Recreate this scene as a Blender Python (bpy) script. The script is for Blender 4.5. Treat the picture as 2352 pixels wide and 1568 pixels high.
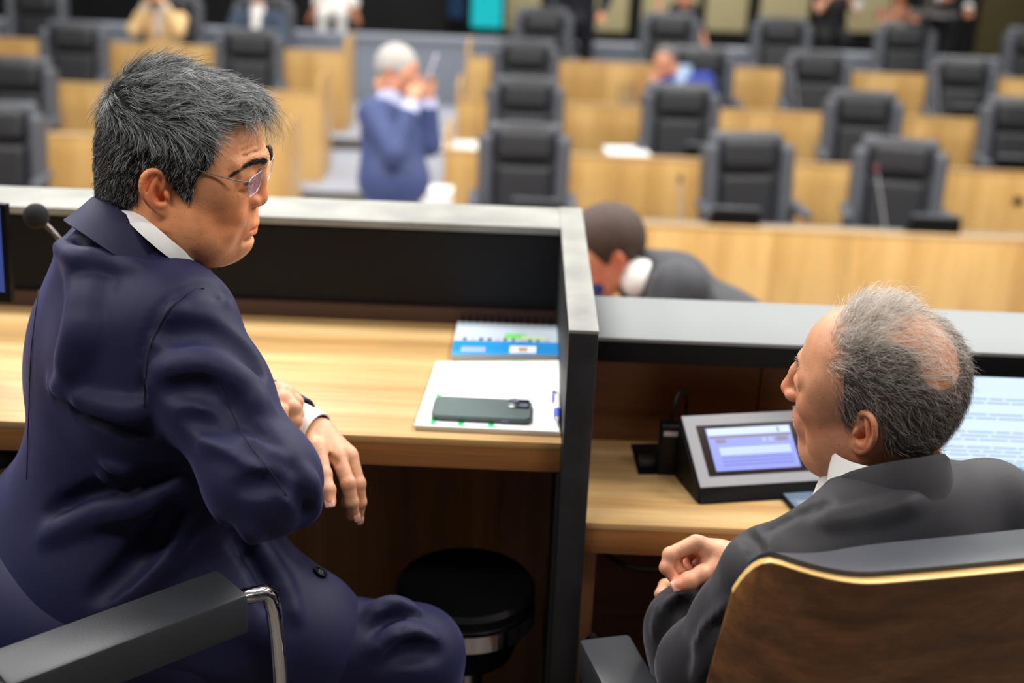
import bpy, bmesh, math, random
import numpy as np
from mathutils import Vector, Matrix

for _o in list(bpy.data.objects):
    bpy.data.objects.remove(_o)
SC = bpy.context.scene
COL = SC.collection
R = math.radians
# ---------------------------------------------------------------- camera
FPX = 2940.0                      # focal length in pixels of the 2352 px wide frame
PITCH, ROLL, CAMZ = R(21.0), 0.040, 1.56
_d = Vector((0, math.cos(PITCH), -math.sin(PITCH)))
_u0 = Vector((0, math.sin(PITCH), math.cos(PITCH)))
_r0 = Vector((1, 0, 0))
_R = _r0 * math.cos(ROLL) + _u0 * math.sin(ROLL)
_U = _u0 * math.cos(ROLL) - _r0 * math.sin(ROLL)
camd = bpy.data.cameras.new('camera')
cam = bpy.data.objects.new('camera', camd)
COL.objects.link(cam)
cam.matrix_world = Matrix(((_R.x, _U.x, -_d.x, 0), (_R.y, _U.y, -_d.y, 0), (_R.z, _U.z, -_d.z, CAMZ), (0, 0, 0, 1)))
camd.sensor_width = 36.0
camd.lens = 36.0 * FPX / 2352.0
camd.clip_start = 0.05
camd.dof.use_dof = True
camd.dof.focus_distance = 1.58
camd.dof.aperture_fstop = 2.5
SC.camera = cam
# ---------------------------------------------------------------- light and exposure
wd = bpy.data.worlds.new('world'); SC.world = wd
wd.use_nodes = True
wd.node_tree.nodes['Background'].inputs[0].default_value = (0.80, 0.88, 1.0, 1)
wd.node_tree.nodes['Background'].inputs[1].default_value = 0.10
SC.view_settings.view_transform = 'Standard'
SC.view_settings.look = 'None'
SC.view_settings.gamma = 1.0
SC.view_settings.use_curve_mapping = False
SC.view_settings.exposure = 0.0
CEIL_Z = 3.6
def area(x, y, z, sx, sy, power, col=(1, .975, .94)):
    l = bpy.data.lights.new('ceiling_and_fill_lamp', 'AREA')
    l.shape = 'RECTANGLE'; l.size = sx; l.size_y = sy; l.energy = power; l.color = col
    o = bpy.data.objects.new('ceiling_and_fill_lamp', l); COL.objects.link(o)
    o.location = (x, y, z)
    return o
LAMPS = []
for (ly, p) in ((0.4, 46), (2.9, 92), (4.9, 104), (7.4, 52), (10.0, 55), (12.4, 56), (15.2, 60)):  # nearest row is added fill, farthest row added to brighten the gallery
    for lx in (-4.2, -1.2, 1.8, 4.8):
        LAMPS.append((lx, ly, p))
for (lx, ly, p) in LAMPS:
    area(lx, ly, CEIL_Z - 0.06, 1.5, 0.5, p)

# ---------------------------------------------------------------- pixel helpers (true unprojection to a depth, height or Y)
def ray(u, v):
    x, y = (u - 1176.0) / FPX, (784.0 - v) / FPX
    return _R * x + _U * y + _d
def PX(u, v, zc):
    return ray(u, v) * zc + Vector((0, 0, CAMZ))
def PZ(u, v, z):
    r = ray(u, v); return r * ((z - CAMZ) / r.z) + Vector((0, 0, CAMZ))
def PY(u, v, y):
    r = ray(u, v); return r * (y / r.y) + Vector((0, 0, CAMZ))
# ---------------------------------------------------------------- object helpers
def mark(o, label=None, cat=None, group=None, kind=None):
    if label: o['label'] = label
    if cat: o['category'] = cat
    if group: o['group'] = group
    if kind: o['kind'] = kind
    return o
def empty(name, loc=(0, 0, 0), rz=0.0):
    o = bpy.data.objects.new(name, None); COL.objects.link(o)
    o.location = loc; o.rotation_euler = (0, 0, rz); o.empty_display_size = .05
    return o
def link(name, me, mat=None, parent=None, world=False):
    o = bpy.data.objects.new(name, me); COL.objects.link(o)
    if mat is not None and len(me.materials) == 0: me.materials.append(mat)
    if parent is not None:
        o.parent = parent
        if world:
            if parent.parent is None:
                m = Matrix.Translation(parent.location) @ parent.rotation_euler.to_matrix().to_4x4()
            else:
                m = Matrix.Translation(parent.parent.location) @ parent.parent.rotation_euler.to_matrix().to_4x4()
                if not getattr(parent, 'world_flag', True): pass
            o.matrix_parent_inverse = m.inverted() if parent.parent is None else Matrix.Identity(4)
    return o
def smooth(me, ang=None):
    me.polygons.foreach_set('use_smooth', [True] * len(me.polygons))
    if ang is not None:
        try: me.set_sharp_from_angle(angle=R(ang))
        except Exception: pass
def mesh_bm(bm, name='m', sm=None):
    me = bpy.data.meshes.new(name); bm.to_mesh(me); bm.free()
    if sm is not None: smooth(me, sm)
    return me
def box(bm, lo, hi, bev=0.0, seg=2, M=None):
    lo, hi = Vector(lo), Vector(hi)
    c = (lo + hi) / 2; s = hi - lo
    r = bmesh.ops.create_cube(bm, size=1.0, matrix=Matrix.Translation(c) @ Matrix.Diagonal((s.x, s.y, s.z, 1)))
    vs = r['verts']
    if bev > 0:
        es = list({e for v in vs for e in v.link_edges})
        q = bmesh.ops.bevel(bm, geom=es, offset=bev, segments=seg, profile=.5, affect='EDGES')
        vs = list({v for f in q['faces'] for v in f.verts} | {v for v in vs if v.is_valid})
    if M is not None:
        bmesh.ops.transform(bm, matrix=M, verts=vs)
    return vs
def boxmesh(lo, hi, bev=0.0, seg=2, M=None, sm=30):
    bm = bmesh.new(); box(bm, lo, hi, bev, seg, M)
    return mesh_bm(bm, sm=sm if bev > 0 else None)
def tube(bm, pts, rad, n=10, cap=True):
    pts = [Vector(p) for p in pts]
    rads = rad if isinstance(rad, (list, tuple)) else [rad] * len(pts)
    rings = []
    t0 = (pts[1] - pts[0]).normalized()
    a = Vector((0, 0, 1)) if abs(t0.z) < .9 else Vector((1, 0, 0))
    nrm = (a - t0 * a.dot(t0)).normalized()
    for i, p in enumerate(pts):
        t = (pts[min(i + 1, len(pts) - 1)] - pts[max(i - 1, 0)]).normalized()
        nrm = (nrm - t * nrm.dot(t)).normalized(); b = t.cross(nrm)
        rings.append([bm.verts.new(p + (nrm * math.cos(2 * math.pi * j / n) + b * math.sin(2 * math.pi * j / n)) * rads[i]) for j in range(n)])
    for i in range(len(rings) - 1):
        for j in range(n):
            bm.faces.new((rings[i][j], rings[i][(j + 1) % n], rings[i + 1][(j + 1) % n], rings[i + 1][j]))
    if cap:
        bm.faces.new(rings[0][::-1]); bm.faces.new(rings[-1])
def tubemesh(pts, rad, n=10, sm=40):
    bm = bmesh.new(); tube(bm, pts, rad, n); return mesh_bm(bm, sm=sm)
def lathe(bm, prof, n=32, M=None):
    rings = []; new = []
    for (r, z) in prof:
        ring = [bm.verts.new((r * math.cos(2 * math.pi * j / n), r * math.sin(2 * math.pi * j / n), z)) for j in range(n)]
        rings.append(ring); new += ring
    for i in range(len(rings) - 1):
        for j in range(n):
            bm.faces.new((rings[i][j], rings[i][(j + 1) % n], rings[i + 1][(j + 1) % n], rings[i + 1][j]))
    bm.faces.new(rings[0][::-1]); bm.faces.new(rings[-1])
    if M is not None: bmesh.ops.transform(bm, matrix=M, verts=new)
def lathemesh(prof, n=32, M=None, sm=35):
    bm = bmesh.new(); lathe(bm, prof, n, M); return mesh_bm(bm, sm=sm)
def bez(pts, n=24):
    """Catmull-Rom through points."""
    P = [Vector(p) for p in pts]; P = [P[0] * 2 - P[1]] + P + [P[-1] * 2 - P[-2]]
    out = []; m = len(P) - 3
    for i in range(n + 1):
        t = i / n * m; k = min(int(t), m - 1); t -= k
        a, b, c, d = P[k:k + 4]
        out.append(0.5 * ((2 * b) + (c - a) * t + (2 * a - 5 * b + 4 * c - d) * t * t + (3 * b - a - 3 * c + d) * t ** 3))
    return out
def copy_tree(o, parent=None):
    c = o.copy(); COL.objects.link(c)
    if parent is not None:
        c.parent = parent; c.matrix_parent_inverse = o.matrix_parent_inverse.copy()
    for ch in list(o.children): copy_tree(ch, c)
    return c
# ---------------------------------------------------------------- materials
def srgb(r, g, b):
    f = lambda c: (c / 12.92 if c <= .04045 else ((c + .055) / 1.055) ** 2.4)
    return (f(r / 255), f(g / 255), f(b / 255), 1.0)
def newmat(name):
    m = bpy.data.materials.new(name); m.use_nodes = True
    nt = m.node_tree; b = nt.nodes['Principled BSDF']
    return m, nt, b
def plain(name, col, rough=.5, metal=0.0, bump=0.0, bscale=200.0, sheen=0.0, spec=None, var=0.0, vscale=20.0, coat=0.0):
    m, nt, b = newmat(name)
    b.inputs['Base Color'].default_value = col
    b.inputs['Roughness'].default_value = rough
    b.inputs['Metallic'].default_value = metal
    if spec is not None: b.inputs['Specular IOR Level'].default_value = spec
    if coat: b.inputs['Coat Weight'].default_value = coat; b.inputs['Coat Roughness'].default_value = .1
    if sheen:
        b.inputs['Sheen Weight'].default_value = sheen; b.inputs['Sheen Roughness'].default_value = .4
        b.inputs['Sheen Tint'].default_value = (min(1, col[0] * 6 + .2), min(1, col[1] * 6 + .2), min(1, col[2] * 6 + .2), 1)
    tc = nt.nodes.new('ShaderNodeTexCoord')
    n = nt.nodes.new('ShaderNodeTexNoise'); n.inputs['Scale'].default_value = vscale; n.inputs['Detail'].default_value = 4
    nt.links.new(tc.outputs['Object'], n.inputs['Vector'])
    mx = nt.nodes.new('ShaderNodeMix'); mx.data_type = 'RGBA'; mx.blend_type = 'MULTIPLY'
    mx.inputs[6].default_value = col
    rp = nt.nodes.new('ShaderNodeMapRange'); rp.inputs[1].default_value = .3; rp.inputs[2].default_value = .7
    rp.inputs[3].default_value = 1 - var; rp.inputs[4].default_value = 1 + var
    nt.links.new(n.outputs[0], rp.inputs[0])
    cb = nt.nodes.new('ShaderNodeCombineColor')
    for i in range(3): nt.links.new(rp.outputs[0], cb.inputs[i])
    mx.inputs[0].default_value = 1.0
    nt.links.new(cb.outputs[0], mx.inputs[7]); nt.links.new(mx.outputs[2], b.inputs['Base Color'])
    if bump:
        n2 = nt.nodes.new('ShaderNodeTexNoise'); n2.inputs['Scale'].default_value = bscale; n2.inputs['Detail'].default_value = 3
        nt.links.new(tc.outputs['Object'], n2.inputs['Vector'])
        bp = nt.nodes.new('ShaderNodeBump'); bp.inputs['Strength'].default_value = bump; bp.inputs['Distance'].default_value = .002
        nt.links.new(n2.outputs[0], bp.inputs['Height']); nt.links.new(bp.outputs[0], b.inputs['Normal'])
    return m
def wood(name, ca, cb_, cc, axis='X', scale=1.0, rough=.38, band=14.0):
    """veneer: grain runs along the axis; long streaks plus fine pores"""
    m, nt, b = newmat(name); N = nt.nodes.new
    tc = N('ShaderNodeTexCoord'); mp = N('ShaderNodeMapping')
    s = {'X': (.35, band, band), 'Y': (band, .35, band), 'Z': (band, band, .35)}[axis]
    mp.inputs['Scale'].default_value = tuple(q * scale for q in s)
    nt.links.new(tc.outputs['Object'], mp.inputs['Vector'])
    n1 = N('ShaderNodeTexNoise'); n1.inputs['Scale'].default_value = 1.0; n1.inputs['Detail'].default_value = 3; n1.inputs['Distortion'].default_value = .25
    nt.links.new(mp.outputs[0], n1.inputs['Vector'])
    mp2 = N('ShaderNodeMapping')
    s2 = {'X': (6, 260, 260), 'Y': (260, 6, 260), 'Z': (260, 260, 6)}[axis]
    mp2.inputs['Scale'].default_value = s2
    nt.links.new(tc.outputs['Object'], mp2.inputs['Vector'])
    n2 = N('ShaderNodeTexNoise'); n2.inputs['Scale'].default_value = 1.0; n2.inputs['Detail'].default_value = 2
    nt.links.new(mp2.outputs[0], n2.inputs['Vector'])
    r = N('ShaderNodeValToRGB'); e = r.color_ramp.elements
    e[0].position = .32; e[0].color = cc; e[1].position = .68; e[1].color = ca
    x = e.new(.5); x.color = cb_
    nt.links.new(n1.outputs[0], r.inputs[0])
    mr = N('ShaderNodeMapRange'); mr.inputs[1].default_value = .3; mr.inputs[2].default_value = .6; mr.inputs[3].default_value = .80; mr.inputs[4].default_value = 1.04
    nt.links.new(n2.outputs[0], mr.inputs[0])
    mx = N('ShaderNodeMix'); mx.data_type = 'RGBA'; mx.blend_type = 'MULTIPLY'; mx.inputs[0].default_value = 1
    cb = N('ShaderNodeCombineColor')
    for i in range(3): nt.links.new(mr.outputs[0], cb.inputs[i])
    nt.links.new(r.outputs[0], mx.inputs[6]); nt.links.new(cb.outputs[0], mx.inputs[7])
    nt.links.new(mx.outputs[2], b.inputs['Base Color'])
    b.inputs['Roughness'].default_value = rough
    bp = N('ShaderNodeBump'); bp.inputs['Strength'].default_value = .12; bp.inputs['Distance'].default_value = .001
    nt.links.new(n2.outputs[0], bp.inputs['Height']); nt.links.new(bp.outputs[0], b.inputs['Normal'])
    return m
def emit(name, col, st=1.0):
    m, nt, b = newmat(name)
    b.inputs['Base Color'].default_value = (0.01, .01, .01, 1); b.inputs['Roughness'].default_value = .25
    b.inputs['Emission Color'].default_value = col; b.inputs['Emission Strength'].default_value = st
    return m
OAK = (srgb(214, 180, 126), srgb(198, 160, 106), srgb(180, 140, 86))
M_oakX = wood('oak_lengthwise', *OAK, axis='X')
M_oakZ = wood('oak_upright', srgb(226, 184, 116), srgb(211, 168, 101), srgb(194, 149, 84), axis='Z', band=7)
M_oakY = wood('oak_crosswise', *OAK, axis='Y')
M_brown = wood('shaded_oak_veneer', srgb(180, 126, 70), srgb(158, 106, 56), srgb(134, 86, 45), axis='X')  # oak of the desk edges with their shade mixed into the colour
M_oakshadeZ = wood('shaded_oak_upright', srgb(196, 144, 90), srgb(172, 122, 74), srgb(146, 100, 60), axis='Z')  # darker oak carrying the shade under the desks in its colour
M_ledgeshade = wood('ledge_shade_veneer', srgb(128, 80, 42), srgb(108, 66, 34), srgb(90, 54, 28), axis='X')  # back panel darkened in colour for the shade under the ledge
M_walnut = wood('walnut_veneer', srgb(124, 82, 46), srgb(102, 66, 37), srgb(78, 50, 28), axis='X', band=34, rough=.3)
M_plyedge = wood('plywood_edge', srgb(236, 196, 128), srgb(226, 184, 112), srgb(214, 168, 98), axis='X', band=60)
M_blackpanel = plain('black_laminate', srgb(15, 16, 21), .5, spec=.2, var=.15, vscale=6, bump=.05)
M_blackstone = plain('black_stone', srgb(34, 35, 37), .45, var=.25, vscale=30, bump=.08, bscale=90)
M_topsheen = plain('stone_top_sheen', srgb(132, 133, 128), .5, var=.22, vscale=11, bump=.05)  # pale tone stands for ceiling light reflected off the black stone
M_greycap = plain('grey_ledge', srgb(122, 126, 128), .6, var=.03, vscale=5)
M_leather = plain('black_leather', srgb(48, 50, 55), .45, bump=.12, bscale=420, var=.06)
M_leather2 = plain('charcoal_leather', srgb(60, 64, 71), .42, bump=.12, bscale=500, var=.05)
M_chrome = plain('chrome', (.82, .82, .84, 1), .10, metal=1.0)
M_blackplastic = plain('black_plastic', srgb(11, 11, 13), .45, spec=.2)
M_greyplastic = plain('grey_plastic', srgb(160, 162, 170), .4)
M_white = plain('white_paper', srgb(240, 240, 240), .6)
M_floor = plain('grey_carpet', srgb(168, 172, 184), .95, var=.05, vscale=3, bump=.2, bscale=600)
M_darkfloor = plain('dark_carpet', srgb(96, 88, 82), .95, bump=.2, bscale=600)
M_greywall = plain('grey_parapet', srgb(132, 140, 152), .8, var=.03)
M_wall = plain('dim_wall', srgb(60, 58, 52), .9, var=.05)
M_ceil = plain('ceiling_white', srgb(210, 208, 204), .9)
M_khaki = plain('khaki_panel', srgb(192, 182, 140), .7, var=.05)
M_dark = plain('dark_glass_wall', srgb(18, 20, 22), .35)
# ---------------------------------------------------------------- implicit-surface modelling (smooth bodies, clothing, heads, hands)
def V3(p): return np.array((p[0], p[1], p[2]), dtype=np.float32)
class SDF:
    def __init__(s, lo, hi, h):
        s.lo = V3(lo); s.h = float(h)
        n = np.ceil((V3(hi) - s.lo) / h).astype(int) + 1
        s.ax = [s.lo[i] + np.arange(n[i], dtype=np.float32) * h for i in range(3)]
        s.F = np.full(tuple(n), .25, dtype=np.float32)
    def _sl(s, lo, hi, m):
        sl = []
        for i in range(3):
            a = int(np.floor((lo[i] - m - s.lo[i]) / s.h)); b = int(np.ceil((hi[i] + m - s.lo[i]) / s.h)) + 1
            a = max(a, 0); b = min(b, s.F.shape[i])
            if b <= a: return None, None
            sl.append(slice(a, b))
        X = s.ax[0][sl[0]][:, None, None]; Y = s.ax[1][sl[1]][None, :, None]; Z = s.ax[2][sl[2]][None, None, :]
        return tuple(sl), (X, Y, Z)
    def _op(s, sl, d, k, op):
        f = s.F[sl]
        if op == 'u':
            if k > 0:
                hh = np.maximum(k - np.abs(f - d), 0) / k
                s.F[sl] = np.minimum(f, d) - hh * hh * (k * .25)
            else: s.F[sl] = np.minimum(f, d)
        elif op == 's':
            d = -d
            if k > 0:
                hh = np.maximum(k - np.abs(f - d), 0) / k
                s.F[sl] = np.maximum(f, d) + hh * hh * (k * .25)
            else: s.F[sl] = np.maximum(f, d)
        elif op == 'i':
            if k > 0:
                hh = np.maximum(k - np.abs(f - d), 0) / k
                s.F[sl] = np.maximum(f, d) + hh * hh * (k * .25)
            else: s.F[sl] = np.maximum(f, d)
    def cone(s, a, b, ra, rb=None, k=.02, op='u', flat=None, fs=1.0):
        """round cone; flat = axis along which the section is scaled by fs"""
        rb = ra if rb is None else rb
        a = V3(a); b = V3(b); rm = max(ra, rb) * max(1, fs)
        sl, G = s._sl(np.minimum(a, b) - rm, np.maximum(a, b) + rm, k + 3 * s.h)
        if sl is None: return s
        X, Y, Z = G[0] - a[0], G[1] - a[1], G[2] - a[2]
        ba = b - a
        if flat is not None:
            n = V3(Vector(flat).normalized()); q = 1.0 / fs - 1.0
            dn = (X * n[0] + Y * n[1] + Z * n[2]) * q
            X = X + dn * n[0]; Y = Y + dn * n[1]; Z = Z + dn * n[2]
            ba = ba + n * float(ba @ n) * q
        L = float(ba @ ba) + 1e-12
        t = np.clip((X * ba[0] + Y * ba[1] + Z * ba[2]) / L, 0, 1)
        d = np.sqrt((X - t * ba[0]) ** 2 + (Y - t * ba[1]) ** 2 + (Z - t * ba[2]) ** 2) - (ra + (rb - ra) * t)
        s._op(sl, d.astype(np.float32), k, op); return s
    def chain(s, pts, rads, k=.02, op='u', **kw):
        if not isinstance(rads, (list, tuple)): rads = [rads] * len(pts)
        for i in range(len(pts) - 1): s.cone(pts[i], pts[i + 1], rads[i], rads[i + 1], k, op, **kw)
        return s
    def ell(s, c, r, k=.02, op='u', rot=None):
        c = V3(c); r = V3(r) if not np.isscalar(r) else np.array((r, r, r), dtype=np.float32)
        rm = float(r.max()) if rot is not None else r
        sl, G = s._sl(c - rm, c + rm, k + 3 * s.h)
        if sl is None: return s
        X, Y, Z = G[0] - c[0], G[1] - c[1], G[2] - c[2]
        if rot is not None:
            A = np.array(rot.transposed() if rot.__class__.__name__ == 'Matrix' else rot, dtype=np.float32)[:3, :3]
            X, Y, Z = (A[0, 0] * X + A[0, 1] * Y + A[0, 2] * Z, A[1, 0] * X + A[1, 1] * Y + A[1, 2] * Z, A[2, 0] * X + A[2, 1] * Y + A[2, 2] * Z)
        k0 = np.sqrt((X / r[0]) ** 2 + (Y / r[1]) ** 2 + (Z / r[2]) ** 2)
        k1 = np.sqrt((X / r[0] ** 2) ** 2 + (Y / r[1] ** 2) ** 2 + (Z / r[2] ** 2) ** 2) + 1e-9
        d = k0 * (k0 - 1) / k1
        s._op(sl, d.astype(np.float32), k, op); return s
    def half(s, p, n, k=.0, op='i'):
        """keep the side that n points away from"""
        p = V3(p); n = V3(Vector(n).normalized())
        d = (s.ax[0][:, None, None] - p[0]) * n[0] + (s.ax[1][None, :, None] - p[1]) * n[1] + (s.ax[2][None, None, :] - p[2]) * n[2]
        s._op((slice(None),) * 3, d.astype(np.float32), k, op); return s
    def rbox(s, c, hs, rad, k=.0, op='u', rot=None):
        c = V3(c); hs = V3(hs)
        rm = float(np.linalg.norm(hs)) if rot is not None else hs
        sl, G = s._sl(c - rm, c + rm, k + 3 * s.h)
        if sl is None: return s
        X, Y, Z = G[0] - c[0], G[1] - c[1], G[2] - c[2]
        if rot is not None:
            A = np.array(rot.transposed(), dtype=np.float32)[:3, :3]
            X, Y, Z = (A[0, 0] * X + A[0, 1] * Y + A[0, 2] * Z, A[1, 0] * X + A[1, 1] * Y + A[1, 2] * Z, A[2, 0] * X + A[2, 1] * Y + A[2, 2] * Z)
        X, Y, Z = np.abs(X) - hs[0] + rad, np.abs(Y) - hs[1] + rad, np.abs(Z) - hs[2] + rad
        d = np.sqrt(np.maximum(X, 0) ** 2 + np.maximum(Y, 0) ** 2 + np.maximum(Z, 0) ** 2) + np.minimum(np.maximum(X, np.maximum(Y, Z)), 0) - rad
        s._op(sl, d.astype(np.float32), k, op); return s
    def warp(s, fn):
        """add a displacement field fn(X,Y,Z)"""
        s.F += fn(s.ax[0][:, None, None], s.ax[1][None, :, None], s.ax[2][None, None, :]).astype(np.float32); return s
    def net(s):
        F = s.F; S = F < 0
        nx, ny, nz = F.shape
        cnt = np.zeros((nx - 1, ny - 1, nz - 1), dtype=np.int8)
        for i in (0, 1):
            for j in (0, 1):
                for k in (0, 1):
                    cnt += S[i:nx - 1 + i, j:ny - 1 + j, k:nz - 1 + k]
        mix = (cnt > 0) & (cnt < 8)
        I, J, K = np.nonzero(mix)
        idx = np.full(mix.shape, -1, dtype=np.int32); idx[I, J, K] = np.arange(len(I))
        acc = np.zeros((len(I), 3), dtype=np.float32); num = np.zeros(len(I), dtype=np.float32)
        cor = [(0, 0, 0), (1, 0, 0), (0, 1, 0), (1, 1, 0), (0, 0, 1), (1, 0, 1), (0, 1, 1), (1, 1, 1)]
        val = [F[I + c[0], J + c[1], K + c[2]] for c in cor]
        for a in range(8):
            for b in range(a + 1, 8):
                if sum(abs(cor[a][q] - cor[b][q]) for q in range(3)) != 1: continue
                fa, fb = val[a], val[b]; m = (fa < 0) != (fb < 0)
                t = np.where(m, fa / np.where(m, fa - fb, 1), 0)
                for q in range(3): acc[:, q] += np.where(m, cor[a][q] + t * (cor[b][q] - cor[a][q]), 0)
                num += m
        P = acc / num[:, None] + np.stack([I, J, K], 1)
        P = (P * s.h + s.lo).astype(np.float32)
        Q = []
        for ax in range(3):
            lo = [slice(None)] * 3; hi = [slice(None)] * 3
            lo[ax] = slice(0, -1); hi[ax] = slice(1, None)
            A, B = S[tuple(lo)], S[tuple(hi)]
            ch = A != B
            i, j, k = np.nonzero(ch)
            o = [i, j, k]; u, v = [(1, 2), (2, 0), (0, 1)][ax]
            ok = (o[u] >= 1) & (o[v] >= 1) & (o[u] < F.shape[u] - 1) & (o[v] < F.shape[v] - 1)
            i, j, k = i[ok], j[ok], k[ok]; o = [i, j, k]; fl = A[i, j, k]
            def cell(du, dv):
                c = [o[0], o[1], o[2]]; c[u] = c[u] - du; c[v] = c[v] - dv
                return idx[c[0], c[1], c[2]]
            q = np.stack([cell(1, 1), cell(0, 1), cell(0, 0), cell(1, 0)], 1)
            q[~fl] = q[~fl][:, ::-1]
            Q.append(q)
        return P, np.concatenate(Q)
def relax(P, Q, it=2, lam=.5):
    n = len(P)
    E = np.concatenate([Q[:, [0, 1]], Q[:, [1, 2]], Q[:, [2, 3]], Q[:, [3, 0]]])
    for _ in range(it):
        acc = np.zeros((n, 3)); num = np.zeros(n)
        for q in range(3):
            acc[:, q] = np.bincount(E[:, 0], P[E[:, 1], q], n) + np.bincount(E[:, 1], P[E[:, 0], q], n)
        num = np.bincount(E[:, 0], minlength=n) + np.bincount(E[:, 1], minlength=n)
        P = P + lam * (acc / np.maximum(num, 1)[:, None] - P)
    return P
def npmesh(name, P, Q, mat=None):
    me = bpy.data.meshes.new(name)
    P = np.asarray(P, dtype=np.float32); Q = np.asarray(Q, dtype=np.int32)
    me.vertices.add(len(P)); me.vertices.foreach_set('co', P.ravel())
    me.loops.add(Q.size); me.loops.foreach_set('vertex_index', Q.ravel())
    me.polygons.add(len(Q)); me.polygons.foreach_set('loop_start', np.arange(0, Q.size, Q.shape[1], dtype=np.int32))
    me.update(calc_edges=True)
    me.polygons.foreach_set('use_smooth', np.ones(len(Q), dtype=bool))
    if mat is not None: me.materials.append(mat)
    return me
def xform(P, M):
    A = np.array(M, dtype=np.float64); return P @ A[:3, :3].T + A[:3, 3]
def joinPQ(L):
    Ps, Qs, n = [], [], 0
    for P, Q in L:
        Ps.append(P); Qs.append(Q + n); n += len(P)
    return np.concatenate(Ps), np.concatenate(Qs)
def vcol(me, C):
    a = me.color_attributes.new('tone', 'FLOAT_COLOR', 'POINT')
    a.data.foreach_set('color', np.asarray(C, dtype=np.float32).ravel())
# ================================================================ the setting
def struct(name, lo, hi, mat, bev=0.0):
    return mark(link(name, boxmesh(lo, hi, bev), mat), kind='structure')
FZ = -1.20                                     # plenary floor, 1.2 m below the dais
struct('floor', (-9, 2.45, FZ - .1), (9, 8.75, FZ), M_floor)
struct('floor_dais', (-4, -2.5, -.30), (.10, 2.30, 0.0), M_darkfloor)
struct('floor_lower_dais', (.10, -2.5, -.40), (5, 2.30, -.15), M_darkfloor)
struct('wall_dais_front', (-4, 2.345, FZ), (5, 2.45, .60), M_oakshadeZ)
ROWF = [-1.20, -1.17, -1.10, -1.00]            # floor height of the four seating rows
ROWD = [7.5, 9.0, 10.45, 11.9]                 # optical-axis depth of each row's desk front
def rowY(i): return PX(1200, [520, 345, 232, 135][i], ROWD[i]).y
RY = [rowY(i) for i in range(4)]
CHY = [RY[0] + .82, RY[1] + .78, RY[2] + .74, RY[3] + .72]
for i in range(1, 4):
    y1 = (RY[i + 1] - .32) if i < 3 else 13.6
    struct('floor_step_%d' % i, (-9, RY[i] - .30, FZ - .1), (9, y1, ROWF[i]), M_floor)
    struct('trim_%d' % i, (-9, RY[i] - .315, ROWF[i - 1] - .02), (9, RY[i] - .30, ROWF[i] + .002), M_darkfloor)
GY = 13.62
pw = PY(900, 84, GY)
struct('wall_parapet', (-9, GY, FZ), (9, GY + .10, pw.z - .03), M_greywall)
struct('trim_parapet', (-9, GY - .03, pw.z - .03), (9, GY + .16, pw.z + .01), plain('parapet_cap', srgb(150, 156, 168), .6))
struct('floor_gallery', (-9, GY + .1, FZ), (9, 17.2, pw.z - .45), M_darkfloor)
struct('wall_back', (-9, 17.1, FZ), (9, 17.3, CEIL_Z), M_dark)
struct('wall_left', (-9.2, -2.6, FZ - .1), (-9, 17.3, CEIL_Z), M_wall)
struct('wall_right', (9, -2.6, FZ - .1), (9.2, 17.3, CEIL_Z), M_wall)
struct('wall_rear', (-9, -2.7, FZ - .1), (9, -2.5, CEIL_Z), M_wall)
struct('ceiling', (-9.2, -2.7, CEIL_Z), (9.2, 17.3, CEIL_Z + .1), M_ceil)
# khaki wall panels between dark posts at the back of the gallery
WY = 17.06
for k, (u0, u1) in enumerate(((1160, 1240), (1345, 1440), (1472, 1600), (1618, 1712), (1742, 1852), (1880, 2040))):
    a = PY(u0, 60, WY); b = PY(u1, 60, WY)
    mark(link('wall_panel', boxmesh((a.x, WY - .05, a.z - .05), (b.x, WY + .04, 2.4), .01), M_khaki), 'pale khaki panel on the gallery back wall, %s from the left' % ('first second third fourth fifth sixth'.split()[k]), 'wall panel', 'khaki panels on the gallery wall')
a = PY(2240, 100, WY); b = PY(2460, 100, WY)
mark(link('wall_panel', boxmesh((a.x, WY - .05, a.z - .4), (b.x, WY + .04, 2.4), .01), plain('olive_panel', srgb(74, 66, 34), .7)), 'dark olive wall panel behind the waiter at far right', 'wall panel')
def screen_glow(u0, u1, v1, col, st, label):
    a = PY(u0, v1, 15.9); b = PY(u1, v1, 15.9)
    root = empty('display_column', ((a.x + b.x) / 2, 15.9, pw.z - .45)); mark(root, label, 'display')
    w = (b.x - a.x) / 2; z0 = a.z - (pw.z - .45)
    link('housing', boxmesh((-w - .02, .0, 0), (w + .02, .12, 2.2), .01), M_blackplastic, root)
    link('screen', boxmesh((-w, -.012, max(z0, .1)), (w, .0, 2.15), .004), emit('teal_screen', col, st), root)
screen_glow(1082, 1152, 62, srgb(10, 190, 196), 1.0, 'tall glowing teal display standing in the gallery')
screen_glow(1030, 1066, 40, srgb(10, 60, 100), .5, 'dim blue display beside the teal one in the gallery')

# ---------------------------------------------------------------- upper desk, stone divider, bar
TZ, TY0, TY1 = .745, 1.712, 2.215
desk = mark(empty('dais_desk', (-.8, 1.95, 0)), 'long oak-topped upper desk with black back panel, where the man in navy sits', 'desk')
def dpart(name, lo, hi, mat, bev=.0, parent=desk, sm=30):
    return link(name, boxmesh(lo, hi, bev), mat, parent, world=True)
dpart('desktop', (-2.2, TY0, TZ - .012), (.0792, TY1, TZ), M_oakX, .0015)
dpart('desk_edge', (-2.2, TY0 + .0005, TZ - .048), (.0792, TY0 + .05, TZ - .0122), M_brown, .0005)
dpart('under_top', (-2.2, TY0 + .052, TZ - .04), (.0792, TY1, TZ - .0122), M_brown)
dpart('base_strip', (-2.2, TY1 - .012, TZ), (.0792, TY1 + .002, TZ + .028), plain('dark_brown_strip', srgb(66, 44, 36), .5))
dpart('back_panel', (-2.2, TY1 + .002, TZ - .1), (.0792, TY1 + .03, .918), M_blackpanel)
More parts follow.
